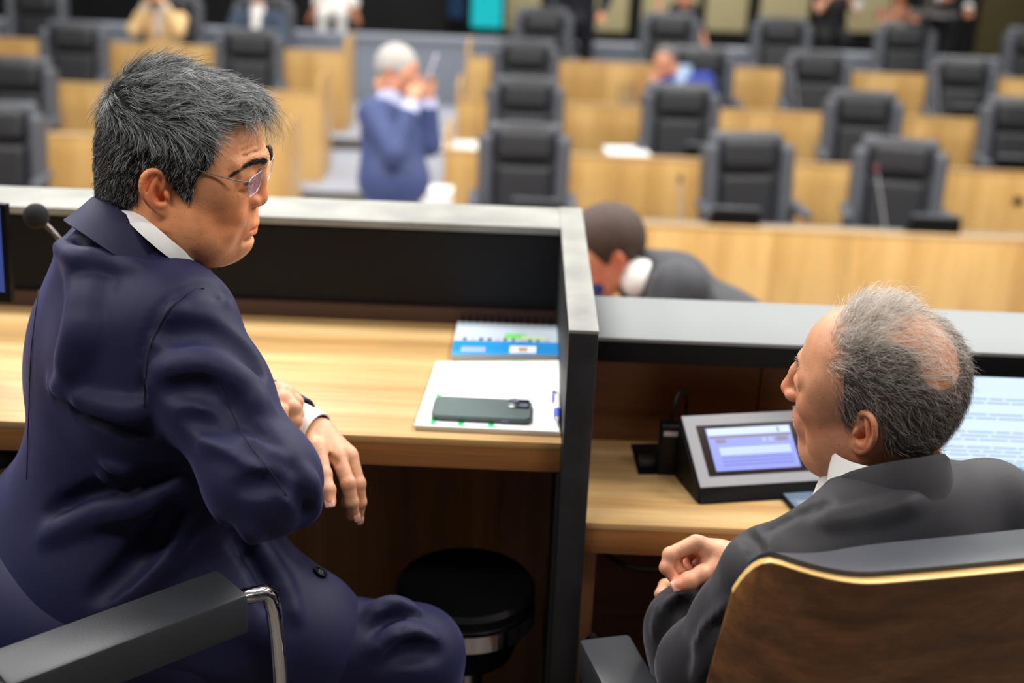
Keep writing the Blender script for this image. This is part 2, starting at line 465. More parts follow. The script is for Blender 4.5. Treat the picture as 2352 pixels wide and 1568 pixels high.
dpart('modesty_panel', (-2.2, 2.02, 0.0), (.078, 2.045, TZ - .042), M_oakshadeZ)
dpart('bar_top', (-2.2, TY1 - .004, .918), (.0795, 2.35, .932), M_topsheen, .0015)
DVX0, DVX1, DVY0 = .080, .1215, 1.688
div = mark(empty('stone_divider', (.1, 1.9, -.15)), 'upright black stone divider with painted ceiling sheen on top between the two desks', 'divider')
dpart('slab', (DVX0, DVY0, -.15), (DVX1, 2.34, .927), M_blackstone, .0015, div)
dpart('cap', (DVX0 - .0005, DVY0 - .0003, .9272), (DVX1 + .0005, 2.352, .933), M_topsheen, .001, div)  # thin layer added to hold the painted sheen of the stone top
dpart('side_rib', (DVX0 - .006, DVY0 + .02, .0), (DVX0 - .0002, DVY0 + .035, TZ - .05), M_blackstone, 0, div)
# lower desk on the right
LZ = .618
ldesk = mark(empty('dais_desk', (1.2, 1.9, -.15)), 'lower oak desk with grey ledge, where the man in charcoal sits', 'desk')
def lp(name, lo, hi, mat, bev=0.0): return dpart(name, lo, hi, mat, bev, ldesk)
LY0 = 1.705; LYB = 2.0
lp('desktop', (DVX1 + .001, LY0, LZ - .012), (2.6, LYB, LZ), M_oakX, .0015)
lp('desk_edge', (DVX1 + .001, LY0 + .0005, LZ - .052), (2.6, LY0 + .045, LZ - .0122), M_brown, .0005)
lp('side_leg', (DVX1 + .001, LY0 + .03, -.15), (DVX1 + .022, 1.98, LZ - .0525), M_oakshadeZ)
lp('back_panel', (DVX1 + .001, LYB, -.15), (.42, LYB + .02, .80), M_ledgeshade)
lp('back_panel', (.423, LYB, -.15), (2.6, LYB + .02, .80), M_ledgeshade)
lp('ledge_edge', (DVX1 + .001, 1.918, .795), (2.6, 1.955, .831), M_blackpanel, .001)
lp('ledge_top', (DVX1 + .001, 1.916, .8312), (2.6, 2.12, .838), M_greycap, .001)
lp('ledge_front', (DVX1 + .001, 2.09, .2), (2.6, 2.115, .8310), M_greywall)
# ---------------------------------------------------------------- plenary desks
UPS = .07            # the front panel stands proud of the writing surface
M_desktop = plain('grey_brown_desktop', srgb(150, 140, 126), .5, var=.04)
def plenary_desk(i, x0, x1, label, ends=()):
    y = RY[i]; f = ROWF[i]; tz = f + .75
    g = mark(empty('plenary_desk', ((x0 + x1) / 2, y + .25, f)), label, 'desk', 'oak desks of the plenary')
    n = max(1, round((x1 - x0) / 1.25)); w = (x1 - x0) / n
    for k in range(n):
        link('front_panel', boxmesh((x0 + k * w + .002, y, f), (x0 + (k + 1) * w - .002, y + .022, tz - .022), .002), M_oakZ, g, world=True)
    link('desktop', boxmesh((x0, y + .0225, tz - .022 - UPS), (x1, y + .36, tz - UPS), .003), M_desktop, g, world=True)
    link('top_rail', boxmesh((x0, y - .006, tz - .0215), (x1, y + .03, tz), .003), M_oakX, g, world=True)
    for e in ends:
        xa = x1 - .025 if e > 0 else x0
        link('end_panel', boxmesh((xa, y + .023, f), (xa + .025, y + .62, tz + .10), .003), M_oakZ, g, world=True)
    return g
AX0 = PY(655, 340, RY[1]).x       # right end of the left block
AX1 = PY(1020, 330, RY[1]).x      # left end of the centre block
WORD = ['front', 'second', 'third', 'fourth']
for i in range(4):
    plenary_desk(i, AX1 - .05 * 0, 8.2, 'long oak desk of the %s plenary row, right of the aisle' % WORD[i], (-1,) if i else ())
    plenary_desk(i, -8.2, AX0 + .0, 'long oak desk of the %s plenary row, left of the aisle' % WORD[i], (1,))
# ================================================================ people: heads, hands, hair, clothes
def skin_mat(name, rough=.48, var=.10, sub=.05):
    m, nt, b = newmat(name); N = nt.nodes.new
    a = N('ShaderNodeAttribute'); a.attribute_name = 'tone'
    tc = N('ShaderNodeTexCoord'); n = N('ShaderNodeTexNoise'); n.inputs['Scale'].default_value = 55; n.inputs['Detail'].default_value = 5
    nt.links.new(tc.outputs['Object'], n.inputs['Vector'])
    mr = N('ShaderNodeMapRange'); mr.inputs[1].default_value = .3; mr.inputs[2].default_value = .7; mr.inputs[3].default_value = 1 - var; mr.inputs[4].default_value = 1 + var
    nt.links.new(n.outputs[0], mr.inputs[0])
    # small freckles and age spots
    vo = N('ShaderNodeTexVoronoi'); vo.inputs['Scale'].default_value = 90
    nt.links.new(tc.outputs['Object'], vo.inputs['Vector'])
    sp = N('ShaderNodeMapRange'); sp.inputs[1].default_value = .06; sp.inputs[2].default_value = .14; sp.inputs[3].default_value = .72; sp.inputs[4].default_value = 1.0
    nt.links.new(vo.outputs['Distance'], sp.inputs[0])
    mu = N('ShaderNodeMath'); mu.operation = 'MULTIPLY'; nt.links.new(mr.outputs[0], mu.inputs[0]); nt.links.new(sp.outputs[0], mu.inputs[1])
    cb = N('ShaderNodeCombineColor')
    for i in range(3): nt.links.new(mu.outputs[0], cb.inputs[i])
    mx = N('ShaderNodeMix'); mx.data_type = 'RGBA'; mx.blend_type = 'MULTIPLY'; mx.inputs[0].default_value = 1
    nt.links.new(a.outputs['Color'], mx.inputs[6]); nt.links.new(cb.outputs[0], mx.inputs[7])
    nt.links.new(mx.outputs[2], b.inputs['Base Color'])
    b.inputs['Roughness'].default_value = rough
    b.inputs['Subsurface Weight'].default_value = sub; b.inputs['Subsurface Radius'].default_value = (.006, .002, .001)
    b.inputs['Subsurface Scale'].default_value = 1.0
    n2 = N('ShaderNodeTexNoise'); n2.inputs['Scale'].default_value = 420; n2.inputs['Detail'].default_value = 3
    nt.links.new(tc.outputs['Object'], n2.inputs['Vector'])
    bp = N('ShaderNodeBump'); bp.inputs['Strength'].default_value = .25; bp.inputs['Distance'].default_value = .0012
    nt.links.new(n2.outputs[0], bp.inputs['Height']); nt.links.new(bp.outputs[0], b.inputs['Normal'])
    return m
def hair_mat(name, dark, light, frac, rough=.45):
    m, nt, b = newmat(name); N = nt.nodes.new
    hi = N('ShaderNodeHairInfo'); r = N('ShaderNodeValToRGB'); e = r.color_ramp.elements
    e[0].position = max(0, frac - .22); e[0].color = dark; e[1].position = min(1, frac + .22); e[1].color = light
    nt.links.new(hi.outputs['Random'], r.inputs[0]); nt.links.new(r.outputs[0], b.inputs['Base Color'])
    b.inputs['Roughness'].default_value = rough; b.inputs['Specular IOR Level'].default_value = .35
    return m
def suit_mat(name, col, weave=900, sheen=.25, stripe=None):
    m, nt, b = newmat(name); N = nt.nodes.new
    tc = N('ShaderNodeTexCoord')
    n = N('ShaderNodeTexNoise'); n.inputs['Scale'].default_value = weave; n.inputs['Detail'].default_value = 2
    nt.links.new(tc.outputs['Object'], n.inputs['Vector'])
    mr = N('ShaderNodeMapRange'); mr.inputs[1].default_value = .35; mr.inputs[2].default_value = .65; mr.inputs[3].default_value = .82; mr.inputs[4].default_value = 1.18
    nt.links.new(n.outputs[0], mr.inputs[0]); cb = N('ShaderNodeCombineColor')
    for i in range(3): nt.links.new(mr.outputs[0], cb.inputs[i])
    mx = N('ShaderNodeMix'); mx.data_type = 'RGBA'; mx.blend_type = 'MULTIPLY'; mx.inputs[0].default_value = 1; mx.inputs[6].default_value = col
    nt.links.new(cb.outputs[0], mx.inputs[7]); nt.links.new(mx.outputs[2], b.inputs['Base Color'])
    b.inputs['Roughness'].default_value = .62; b.inputs['Specular IOR Level'].default_value = .3
    b.inputs['Sheen Weight'].default_value = sheen; b.inputs['Sheen Roughness'].default_value = .45
    mxc = max(col[:3]); b.inputs['Sheen Tint'].default_value = (.3 + .7 * col[0] / mxc, .3 + .7 * col[1] / mxc, .3 + .7 * col[2] / mxc, 1)
    bp = N('ShaderNodeBump'); bp.inputs['Strength'].default_value = .15; bp.inputs['Distance'].default_value = .0006
    nt.links.new(n.outputs[0], bp.inputs['Height']); nt.links.new(bp.outputs[0], b.inputs['Normal'])
    return m
M_skin = skin_mat('skin')
M_shirt = plain('white_cotton', srgb(236, 234, 232), .75, var=.03, bump=.05, bscale=900)
def strands(name, roots, dirs, mat, parent, npt=6, rad=.00011, rtip=.35, world=True):
    """roots: list of (npt,3) arrays already traced"""
    C = bpy.data.hair_curves.new(name)
    N = len(roots); C.add_curves([npt] * N)
    C.position_data.foreach_set('vector', np.asarray(roots, dtype=np.float32).reshape(-1))
    r = np.linspace(1, rtip, npt)[None, :] * np.asarray(rad).reshape(-1, 1) * np.ones((N, 1))
    at = C.attributes.get('radius') or C.attributes.new('radius', 'FLOAT', 'POINT')
    at.data.foreach_set('value', r.astype(np.float32).ravel())
    C.materials.append(mat)
    o = link(name, C, None, parent, world)
    return o
def sample_surface(P, Q, n, rng, mask=None):
    """random points with normals on a quad mesh"""
    a, b, c, d = P[Q[:, 0]], P[Q[:, 1]], P[Q[:, 2]], P[Q[:, 3]]
    nr = np.cross(c - a, d - b); ar = np.linalg.norm(nr, axis=1) + 1e-12; nr = nr / ar[:, None]
    ctr = (a + b + c + d) / 4
    w = ar.copy()
    if mask is not None: w = w * mask(ctr, nr)
    cs = np.cumsum(w); k = np.searchsorted(cs, rng.random(n) * cs[-1]); k = np.minimum(k, len(Q) - 1)
    s, t = rng.random((n, 1)), rng.random((n, 1))
    p = a[k] * (1 - s) * (1 - t) + b[k] * s * (1 - t) + c[k] * s * t + d[k] * (1 - s) * t
    return p, nr[k]
def grow(p, n, flow, length, npt, rng, lift=.35, sink=.004, wave=0.0, jit=.25, droop=0.0, curl=0.0):
    """trace strands: start below the surface, run along flow with some lift"""
    N = len(p); L = np.asarray(length).reshape(-1, 1) * np.ones((N, 1))
    t = flow - (flow * n).sum(1, keepdims=True) * n
    t /= np.linalg.norm(t, axis=1, keepdims=True) + 1e-9
    b = np.cross(n, t)
    t = t + b * rng.normal(0, jit, (N, 1)); t /= np.linalg.norm(t, axis=1, keepdims=True)
    lf = lift * (1 + rng.normal(0, .5, (N, 1)))
    pts = np.zeros((N, npt, 3)); ph = rng.random((N, 1)) * 6.28
    for i in range(npt):
        s = i / (npt - 1)
        q = p - n * sink + t * L * s * (1 - .10 * s) + n * (sink * min(1, s * 3) + lf * L * s * (1 - .55 * s))
        if curl: q = q + b * np.sin(ph + s * 5) * curl * s + n * np.cos(ph + s * 5) * curl * s
        if droop: q = q + np.array([0, 0, -1.0]) * L * droop * s * s
        pts[:, i] = q
    return pts
def ear(S, c, side, sc=1.0, flare=28, tilt=12):
    """ear in head space (x forward, y left, z up); side -1 right, +1 left"""
    f = R(flare); T = R(tilt)
    u = Vector((math.cos(f), -side * math.sin(f), 0)); w = Vector((math.sin(f), side * math.cos(f), 0)); v = Vector((0, 0, 1))
    u2 = u * math.cos(T) + v * math.sin(T); v2 = v * math.cos(T) - u * math.sin(T)
    c = Vector(c)
    def p(a, b, d=0): return c + (u2 * a + v2 * b + w * d) * (.001 * sc)
    A = np.array([[u2.x, v2.x, w.x], [u2.y, v2.y, w.y], [u2.z, v2.z, w.z]])
    rot = Matrix(A.tolist())
    m = .001 * sc
    S.ell(p(-3, 2, -3), (15 * m, 29 * m, 4.5 * m), .006 * sc, rot=rot)
    S.ell(p(2, 0, -8), (13 * m, 22 * m, 10 * m), .008, rot=rot)
    hx = [p(3, 3, 1), p(9, 10, 2), p(11, 20, 2), p(6, 29, 3), p(-4, 32, 4), p(-13, 27, 5), p(-18, 15, 5.5), p(-18, 2, 5), p(-14, -11, 4), p(-8, -22, 2.5), p(-1, -29, 1)]
    S.ell(p(-1, -3, 5), (9.5 * m, 13 * m, 8 * m), .003, 's', rot=rot)
    S.ell(p(-7, 15, 4), (8 * m, 11 * m, 4 * m), .003, 's', rot=rot)
    S.chain(bez(hx, 22), [m * (2.6 + 1.1 * math.sin(3.14 * i / 22)) for i in range(23)], .002)
    ah = [p(2, 22, 2), p(-5, 14, 4), p(-10, 4, 4.5), p(-9.5, -8, 4), p(-4, -15, 3), p(3, -16, 2.5)]
    S.chain(bez(ah, 12), 2.5 * m, .004)
    S.ell(p(9, -5, 3), (3.6 * m, 6.5 * m, 4.5 * m), .004, rot=rot)
    S.ell(p(0, -24, 1), (8 * m, 8.5 * m, 4.2 * m), .006, rot=rot)
    S.ell(p(3, -8, -1), (4 * m, 5 * m, 6 * m), .002, 's', rot=rot)
    return p
def head_sdf(h=.0022, fat=0.0, nose=1.0, brow=1.0, ears=True, earsc=1.06, neck=(-.045, 0, -.19), neckr=.060, chin=0.0, simple=False, dz=.008, tilt=20, flare=28, nl=0.0, mx=0.0, mz=0.0):
    S = SDF((-.135, -.11, -.21), (.15, .11, .155), h)
    S.ell((-.008, 0, .042), (.098, .077, .086), 0)
    S.ell((.040, 0, .050), (.056, .064, .062), .03)
    S.ell((-.040, 0, .020), (.062, .068, .070), .03)
    S.ell((.042, 0, -.030), (.050, .056, .078), .035)
    for s in (-1, 1):
        S.cone((-.002, s * .052, -.048), (.066, s * (.020 + fat * .2), -.092 - fat * .1 + chin), .017 + fat * .2, .017, .03)
        S.ell((.038, s * (.046 + fat * .4), -.045), (.034, .022 + fat * .35, .040), .03)
        S.ell((.066, s * .043, -.006 + dz * .5), (.024, .019, .020), .025)
        S.ell((.050, s * .056, .030), (.02, .012, .02), .03)
    S.ell((.080, 0, -.090 + chin), (.020, .024, .019), .025)
    if fat: S.ell((.040, 0, -.102 + chin), (.045, .042, .026), .03)
    S.cone((-.018, 0, -.045), neck, neckr, neckr * 1.06, .03)
    S.ell((.090 + mx, 0, -.050 + mz), (.020, .030, .026), .02)
    for s in (-1, 1):
        S.cone((.096, s * .010, .034 + dz), (.081, s * .047, .030 + dz), .0105 * brow, .009, .012)
        S.ell((.108, s * .034, .012 + dz), (.018, .019, .0125), .012, 's')
        S.ell((.0865, s * .032, .0125 + dz), .0135, .004)
        if not simple:
            S.chain([(.0950, s * .017, .0125 + dz), (.0975, s * .030, .0145 + dz), (.0865, s * .050, .0115 + dz)], [.004, .0052, .0038], .004)
            S.cone((.0975, s * .020, .0220 + dz), (.087, s * .049, .0200 + dz), .0048, .004, .006)
            S.chain([(.0945, s * .018, .0040 + dz), (.0955, s * .031, .0020 + dz), (.0855, s * .048, .0050 + dz)], [.0045, .0052, .004], .006)
    S.cone((.100, 0, .028 + dz), (.1055 + nl * .6, 0, .006 + dz), .0085, .0085, .010)
    S.cone((.1055 + nl * .6, 0, .006 + dz), (.1085 + .002 * nose + nl, 0, -.020 + dz), .0085, .0125 * nose, .010)
    for s in (-1, 1):
        S.ell((.104 + nl * .7, s * .0135 * nose, -.0225 + dz), (.0120, .0085, .0085), .006)
        if not simple: S.ell((.108 + nl, s * .0075, -.0315 + dz), (.006, .004, .004), .003, 's')
    # lips
    if not simple:
        m_ = lambda L: [(x + mx, y, z + mz) for x, y, z in L]
        S.chain(m_([(.088, -.026, -.0545), (.104, -.010, -.0490), (.107, 0, -.0500), (.104, .010, -.0490), (.088, .026, -.0545)]), [.003, .0055, .0055, .0055, .003], .005)
        S.chain(m_([(.088, -.024, -.0570), (.102, -.010, -.0600), (.1045, 0, -.0610), (.102, .010, -.0600), (.088, .024, -.0570)]), [.003, .0058, .0065, .0058, .003], .005)
        S.chain(m_([(.1000, -.022, -.0562), (.110, -.011, -.0548), (.1135, 0, -.0552), (.110, .011, -.0548), (.1000, .022, -.0562)]), [.0006, .0016, .0018, .0016, .0006], .003, 's')
    if ears:
        for s in (-1, 1): ear(S, (-.006, s * .079, .000), s, earsc, flare, tilt)
    return S
def lerp3(a, b, t): return a + (b - a) * t
def sm01(x, a, b):
    t = np.clip((x - a) / (b - a), 0, 1); return t * t * (3 - 2 * t)
def blob(P, c, r):
    return np.exp(-(((P - np.array(c)) / np.array(r)) ** 2).sum(1))
def head_tone(P, base, dz=.008, mx=0.0, mz=0.0):
    """skin colours on a head-space mesh: lips, redder cheeks, nose and ears, eyes"""
    C = np.ones((len(P), 4)); C[:, :3] = base
    def mul(w, f):
        C[:, :3] *= 1 + w[:, None] * (np.array(f) - 1)
    Pa = P.copy(); Pa[:, 1] = np.abs(Pa[:, 1])
    mul(blob(Pa, (.07, .045, -.02), (.04, .03, .028)), (1.10, .84, .78))
    mul(blob(P, (.118, 0, -.016 + dz), (.022, .02, .02)), (1.08, .78, .74))
    mul(blob(Pa, (-.012, .088, 0), (.03, .014, .04)), (1.10, .80, .72))
    mul(np.clip(1.6 * blob(P, (.106 + mx, 0, -.0555 + mz), (.016, .020, .0075)), 0, 1), (1.0, .70, .68))
    mul(blob(Pa, (.092, .034, .004 + dz), (.02, .018, .006)), (.86, .78, .80))
    d = np.sqrt(((Pa - np.array((.0865, .032, .0125 + dz))) ** 2).sum(1))
    eye = (d < .0160) & (Pa[:, 0] > .0885) & (np.abs(P[:, 2] - .0078 - dz) < .0020)
    return C, eye
def hand_sdf(J, rads, palm, h=.0016, k=.004):
    """J: dict finger -> list of joint points, palm: list of (a,b,ra,rb)"""
    pts = np.array([list(p) for f in J.values() for p in f] + [list(p) for q in palm for p in q[:2]])
    S = SDF(pts.min(0) - .035, pts.max(0) + .035, h)
    for q in palm: S.cone(q[0], q[1], q[2], q[3], .010)
    for f, L in J.items():
        r = rads[f]
        S2 = []
        F0 = S.F.copy(); S.F[:] = .25
        for i in range(len(L) - 1): S.cone(L[i], L[i + 1], r[i], r[i + 1], .003)
        for i in range(1, len(L) - 1): S.ell(L[i], r[i] * 1.08, .003)
        d = S.F; kk = k
        hh = np.maximum(kk - np.abs(F0 - d), 0) / kk
        S.F = np.minimum(F0, d) - hh * hh * kk * .25
    return S
def ring_strip(name, rows, mat, parent, closed_u=False, sub=0, thick=0.0):
    """grid surface from a list of rows of points, with thickness"""
    bm = bmesh.new()
    G = [[bm.verts.new(Vector(p)) for p in r] for r in rows]
    for i in range(len(G) - 1):
        n = len(G[i])
        for j in range(n if closed_u else n - 1):
            bm.faces.new((G[i][j], G[i][(j + 1) % n], G[i + 1][(j + 1) % n], G[i + 1][j]))
    bmesh.ops.recalc_face_normals(bm, faces=bm.faces)
    if thick:
        bmesh.ops.solidify(bm, geom=list(bm.faces), thickness=thick)
    me = mesh_bm(bm, sm=60)
    o = link(name, me, mat, parent, world=True)
    if sub:
        md = o.modifiers.new('s', 'SUBSURF'); md.levels = sub; md.render_levels = sub
    return o
def head_matrix(pos, yaw, pitch, roll, anchor=(0, 0, 0), sc=1.0):
    Rm = Matrix.Rotation(R(yaw), 4, 'Z') @ Matrix.Rotation(R(pitch), 4, 'Y') @ Matrix.Rotation(R(roll), 4, 'X') @ Matrix.Diagonal((sc, sc, sc, 1))
    return Matrix.Translation(Vector(pos)) @ Rm @ Matrix.Translation(-Vector(anchor))
# ================================================================ the man in the navy suit
def hit(S, u, v, t0=.9, t1=2.4, step=.002, lift=0.0):
    """first point of the field's surface on the sight line through a pixel"""
    r = np.array(ray(u, v)); t = np.arange(t0, t1, step)
    P = r[None] * t[:, None] + np.array([0, 0, CAMZ])
    I = np.round((P - s3(S.lo)) / S.h).astype(int)
    ok = ((I >= 0) & (I < np.array(S.F.shape))).all(1)
    val = np.full(len(t), 1.0); J = I[ok]; val[ok] = S.F[J[:, 0], J[:, 1], J[:, 2]]
    k = np.nonzero(val < 0)[0]
    if len(k) == 0: return None
    tt = t[k[0]]
    return r * (tt - lift) + np.array([0, 0, CAMZ])
def s3(x): return np.asarray(x, dtype=float)
def fold(S, px, r=.012, k=.02, op='u', lift=0.0, taper=True, n=14):
    """ridge ('u') or groove ('s') running over the cloth through the given places"""
    pts = bez([Vector((p[0], p[1], 0)) for p in px], n)
    H = [hit(S, p.x, p.y, lift=lift) for p in pts]; H = [q for q in H if q is not None]
    if len(H) < 2: return
    m = len(H) - 1
    rr = [r * (.25 + .75 * math.sin(math.pi * (.08 + .84 * i / m))) if taper else r for i in range(m + 1)]
    S.chain(H, rr, k, op)
NAVY = suit_mat('navy_wool', srgb(22, 23, 57), sheen=.17)
man = mark(empty('person', (-.50, 1.48, 0)), 'seated man in navy suit and rimless glasses with thick grey-black hair, turned in profile', 'person')
DZL = .020; MXL = -.003
HM = head_matrix(PX(360, 446, 1.55), -4, 11, 2, (-.006, -.085, 0), .945)
az = R(38); Fw = Vector((math.cos(az), math.sin(az), 0)); Rt = Vector((math.sin(az), -math.cos(az), 0)); Up = Vector((0, 0, 1))
BR = Matrix((Fw, -Rt, Up)).transposed()         # columns: forward, left, up
Nk = PX(322, 560, 1.66)
Sr = PX(408, 752, 1.585); Sl = Vector((2 * Nk.x - Sr.x, 2 * Nk.y - Sr.y, Sr.z))
Er = PX(598, 1098, 1.50); Wr = PX(585, 985, 1.80)
Hc = Vector((-.605, 1.525, .56))
Wl = PX(705, 995, 1.785); El = PX(470, 905, 1.93)
kneeR = PX(950, 1505, 1.80); hipR = Hc + Rt * .10 + Up * .0 + Fw * .03
kneeL = kneeR - Rt * .13 - Fw * .10 - Up * .05; hipL = Hc - Rt * .10 + Fw * .03
def left_jacket():
    S = SDF((-1.0, 1.04, .40), (-.02, 2.12, 1.16), .0050)
    C1 = Nk * .62 + Hc * .38 - Fw * .01
    S.ell(Nk + Up * -.19 - Fw * .015, (.135, .195, .20), 0, rot=BR)
    S.ell(Nk * .45 + Hc * .55 + Fw * .07, (.130, .172, .24), .06, rot=BR)
    S.ell(Hc + Up * .05 + Fw * .040, (.130, .170, .19), .06, rot=BR)
    S.ell(Hc + Up * -.06 + Fw * .02, (.18, .185, .13), .06, rot=BR)
    S.cone(Nk + Up * -.045 - Fw * .02, Sr + Up * .012, .070, .062, .05)
    S.cone(Nk + Up * -.045 - Fw * .02, Sl + Up * .012, .070, .062, .05)
    S.cone(Nk + Up * -.10 - Fw * .06 + Rt * .08, Nk + Up * -.16 - Fw * .05 + Rt * .12, .07, .07, .05)
    # skirt of the jacket over the right thigh
    S.cone(Hc + Rt * .08 + Up * .05 + Fw * .04, hipR + (kneeR - hipR) * .62 + Up * .012, .105, .092, .06)
    S.cone(Hc - Rt * .10 + Up * .05 + Fw * .02, hipL + (kneeL - hipL) * .30 + Up * .0, .105, .095, .06)
    S.ell(Nk * .30 + Hc * .70 + Fw * .09, (.11, .15, .14), .06, rot=BR)
    S.cone(Nk * .30 + Hc * .70 + Fw * .11 + Rt * .05, hipR + (kneeR - hipR) * .50 + Up * .04, .085, .075, .06)
    # sleeves
    A = SDF((-1.0, 1.04, .40), (-.02, 2.12, 1.16), .0050)
    A.chain([Sr, Sr * .55 + Er * .45 - Rt * .004, Er], [.072, .066, .059], .03)
    A.chain([Er, Er * .5 + Wr * .5, Wr], [.060, .050, .037], .03)
    A.ell(Er + Vector((.010, -.004, -.004)), .057, .03)
    A.chain([Sl, El], [.072, .060], .03); A.chain([El, El * .4 + Wl * .6, Wl + (El - Wl) * .16], [.060, .048, .040], .03)
    d = A.F; kk = .028
    hh = np.maximum(kk - np.abs(S.F - d), 0) / kk
    S.F = np.minimum(S.F, d) - hh * hh * kk * .25
    # folds of the cloth
    fold(S, [(332, 905), (340, 800), (385, 712), (455, 664), (520, 678)], .0065, .010, 's', taper=False, n=24)
    fold(S, [(350, 905), (357, 805), (398, 722), (460, 680), (510, 690)], 0.0056, 0.0144, 'u', lift=-.004, n=20)
    fold(S, [(395, 770), (480, 760), (560, 800), (588, 850)], 0.0074, 0.0216, 's', lift=.0022)
    fold(S, [(370, 850), (470, 835), (560, 880), (610, 950)], 0.0062, 0.0216, 'u', lift=-.002)
    fold(S, [(385, 900), (480, 900), (560, 980), (620, 1030)], 0.0062, 0.0198, 's', lift=.0022)
    fold(S, [(470, 1010), (560, 1030), (640, 1090), (690, 1150)], 0.0062, 0.0216, 'u', lift=-.003)
    fold(S, [(430, 960), (520, 990), (620, 1050), (700, 1085)], 0.0056, 0.0180, 's', lift=.0022)
    fold(S, [(560, 1120), (630, 1110), (690, 1130), (715, 1180)], 0.0056, 0.0180, 's', lift=.0022)
    fold(S, [(690, 1075), (715, 1110), (722, 1160), (700, 1200)], 0.0050, 0.0126, 'u')
    fold(S, [(130, 905), (210, 955), (290, 985), (330, 985)], .0045, .018, 's', lift=.001)
    fold(S, [(120, 880), (200, 920), (290, 945), (325, 940)], .0045, .022, 'u', lift=-.001)
    fold(S, [(120, 1180), (220, 1135), (330, 1110), (400, 1085)], .005, .024, 's', lift=.001)
    fold(S, [(110, 1230), (230, 1180), (330, 1160), (430, 1105)], .005, .026, 'u', lift=-.002)
    fold(S, [(270, 1380), (340, 1320), (400, 1250), (440, 1170)], .005, .026, 'u', lift=-.002)
    fold(S, [(220, 1370), (300, 1300), (360, 1230), (400, 1160)], .005, .024, 's', lift=.001)
    fold(S, [(520, 1210), (560, 1260), (600, 1330), (620, 1400)], .005, .016, 's', lift=.001)
    fold(S, [(560, 1205), (610, 1270), (650, 1340), (680, 1420)], .005, .018, 'u', lift=-.001)
    fold(S, [(240, 1060), (270, 1075), (300, 1078)], .004, .010, 'u'); fold(S, [(235, 1090), (265, 1102), (300, 1102)], .004, .010, 'u')
    fold(S, [(170, 560), (200, 640), (190, 760), (160, 860)], .006, .036, 'u', lift=-.004)
    fold(S, [(150, 530), (190, 560), (250, 575), (320, 590)], .005, .016, 's', lift=.001)
    fold(S, [(120, 555), (170, 590), (240, 600), (330, 620)], .005, .020, 'u', lift=-.001)
    # cut the arm holes for the hands and an opening for the neck
    ax = (Nk - Hc).normalized()
    S.cone(Nk + Up * .10, Nk + Up * -.05 + Fw * .03, .062, .050, .008, 's')
    d = (Wl - El).normalized(); S.half(Wl - d * .030, d, .004) if False else None
    return S
JS = left_jacket()
JP, JQ = JS.net(); JP = relax(JP, JQ, 1, .45)
jacket = link('jacket', npmesh('jacket', JP, JQ, NAVY), None, man, True)
# trousers
TS = SDF((-.75, 1.05, -.02), (.16, 2.0, .78), .008)
TS.cone(hipR, kneeR, .088, .070, .03).cone(hipL, kneeL, .088, .070, .03)
footR = Vector((kneeR.x + .02, kneeR.y + .06, .10)); footL = Vector((kneeL.x + .02, kneeL.y + .04, .10))
TS.cone(kneeR, footR, .068, .055, .02).cone(kneeL, footL, .068, .055, .02)
TS.ell(Hc, (.15, .19, .13), .05, rot=BR)
fold(TS, [(850, 1420), (900, 1400), (950, 1415)], .010, .02, 'u'); fold(TS, [(860, 1450), (920, 1425), (985, 1450)], .008, .018, 's', lift=.003)
fold(TS, [(870, 1500), (930, 1460), (990, 1475)], .010, .02, 'u'); fold(TS, [(880, 1530), (940, 1495), (1000, 1500)], .008, .018, 's', lift=.003)
TP, TQ = TS.net(); TP = relax(TP, TQ, 1)
link('trousers', npmesh('trousers', TP, TQ, NAVY), None, man, True)
for ft in (footR, footL):
    S = SDF(ft + Vector((-.2, -.2, -.11)), ft + Vector((.3, .3, .06)), .008)
    S.cone(ft + Vector((0, 0, -.055)), ft + Fw * .17 + Vector((0, 0, -.066)), .045, .034, .02, flat=(0, 0, 1), fs=.8)
    S.cone(ft, ft + Vector((0, 0, -.06)), .045, .045, .02)
    P, Q = S.net(); link('shoe', npmesh('shoe', P, Q, M_leather), None, man, True)
# ---- body: head, neck and chest, arms and hands in one mesh
SK = np.array(srgb(240, 164, 114)[:3])
HSD = head_sdf(.0019, fat=.012, nose=1.08, brow=1.15, neck=(-.075, 0, -.19), neckr=.064, earsc=1.02, dz=DZL, nl=-.007, chin=.022, mx=MXL, mz=.011)
for s in (-1, 1): HSD.ell((.072, s * .032, -.020), (.026, .021, .024), .016)
# jowl, folds of the cheek, forehead lines, under-eye bags
for s in (-1, 1):
    HSD.ell((.056, s * .042, -.060), (.026, .020, .024), .02)
    HSD.chain([(.108, s * .021, -.016), (.105, s * .028, -.030), (.101, s * .033, -.042)], .0010, .006, 's')
    HSD.chain([(.100, s * .020, DZL - .002), (.097, s * .036, DZL - .006), (.086, s * .049, DZL - .002)], .0012, .005, 's')
    for q in (0, 1, 2):
        HSD.chain([(.1005 - .001 * q, s * .003, .064 + .008 * q), (.095 - .001 * q, s * .024, .066 + .008 * q), (.0855 - .002 * q, s * .042, .063 + .007 * q)], .0008, .004, 's')
HSD.chain([(.100, -.018, -.060), (.104, 0, -.061), (.100, .018, -.060)], .0035, .008, 's')
HSD.ell((.084, 0, -.071), (.018, .020, .014), .012)
for s in (-1, 1):
    HSD.chain([(.099, s * .022, -.0465), (.092, s * .030, -.050), (.087, s * .033, -.058)], [.0005, .0008, .0004], .003, 's')
    HSD.ell((.074, s * .040, -.044), (.016, .012, .016), .012)
hp, hq = HSD.net(); hp = relax(hp, hq, 1, .4)
hc, eye = head_tone(hp, SK, DZL, MXL, .011)
ex = (eye & (np.abs(hp[:, 1]) < .040) & (np.abs(hp[:, 1]) > .024))
hc[eye, :3] = (.16, .09, .065); hc[ex, :3] = (.05, .03, .025)
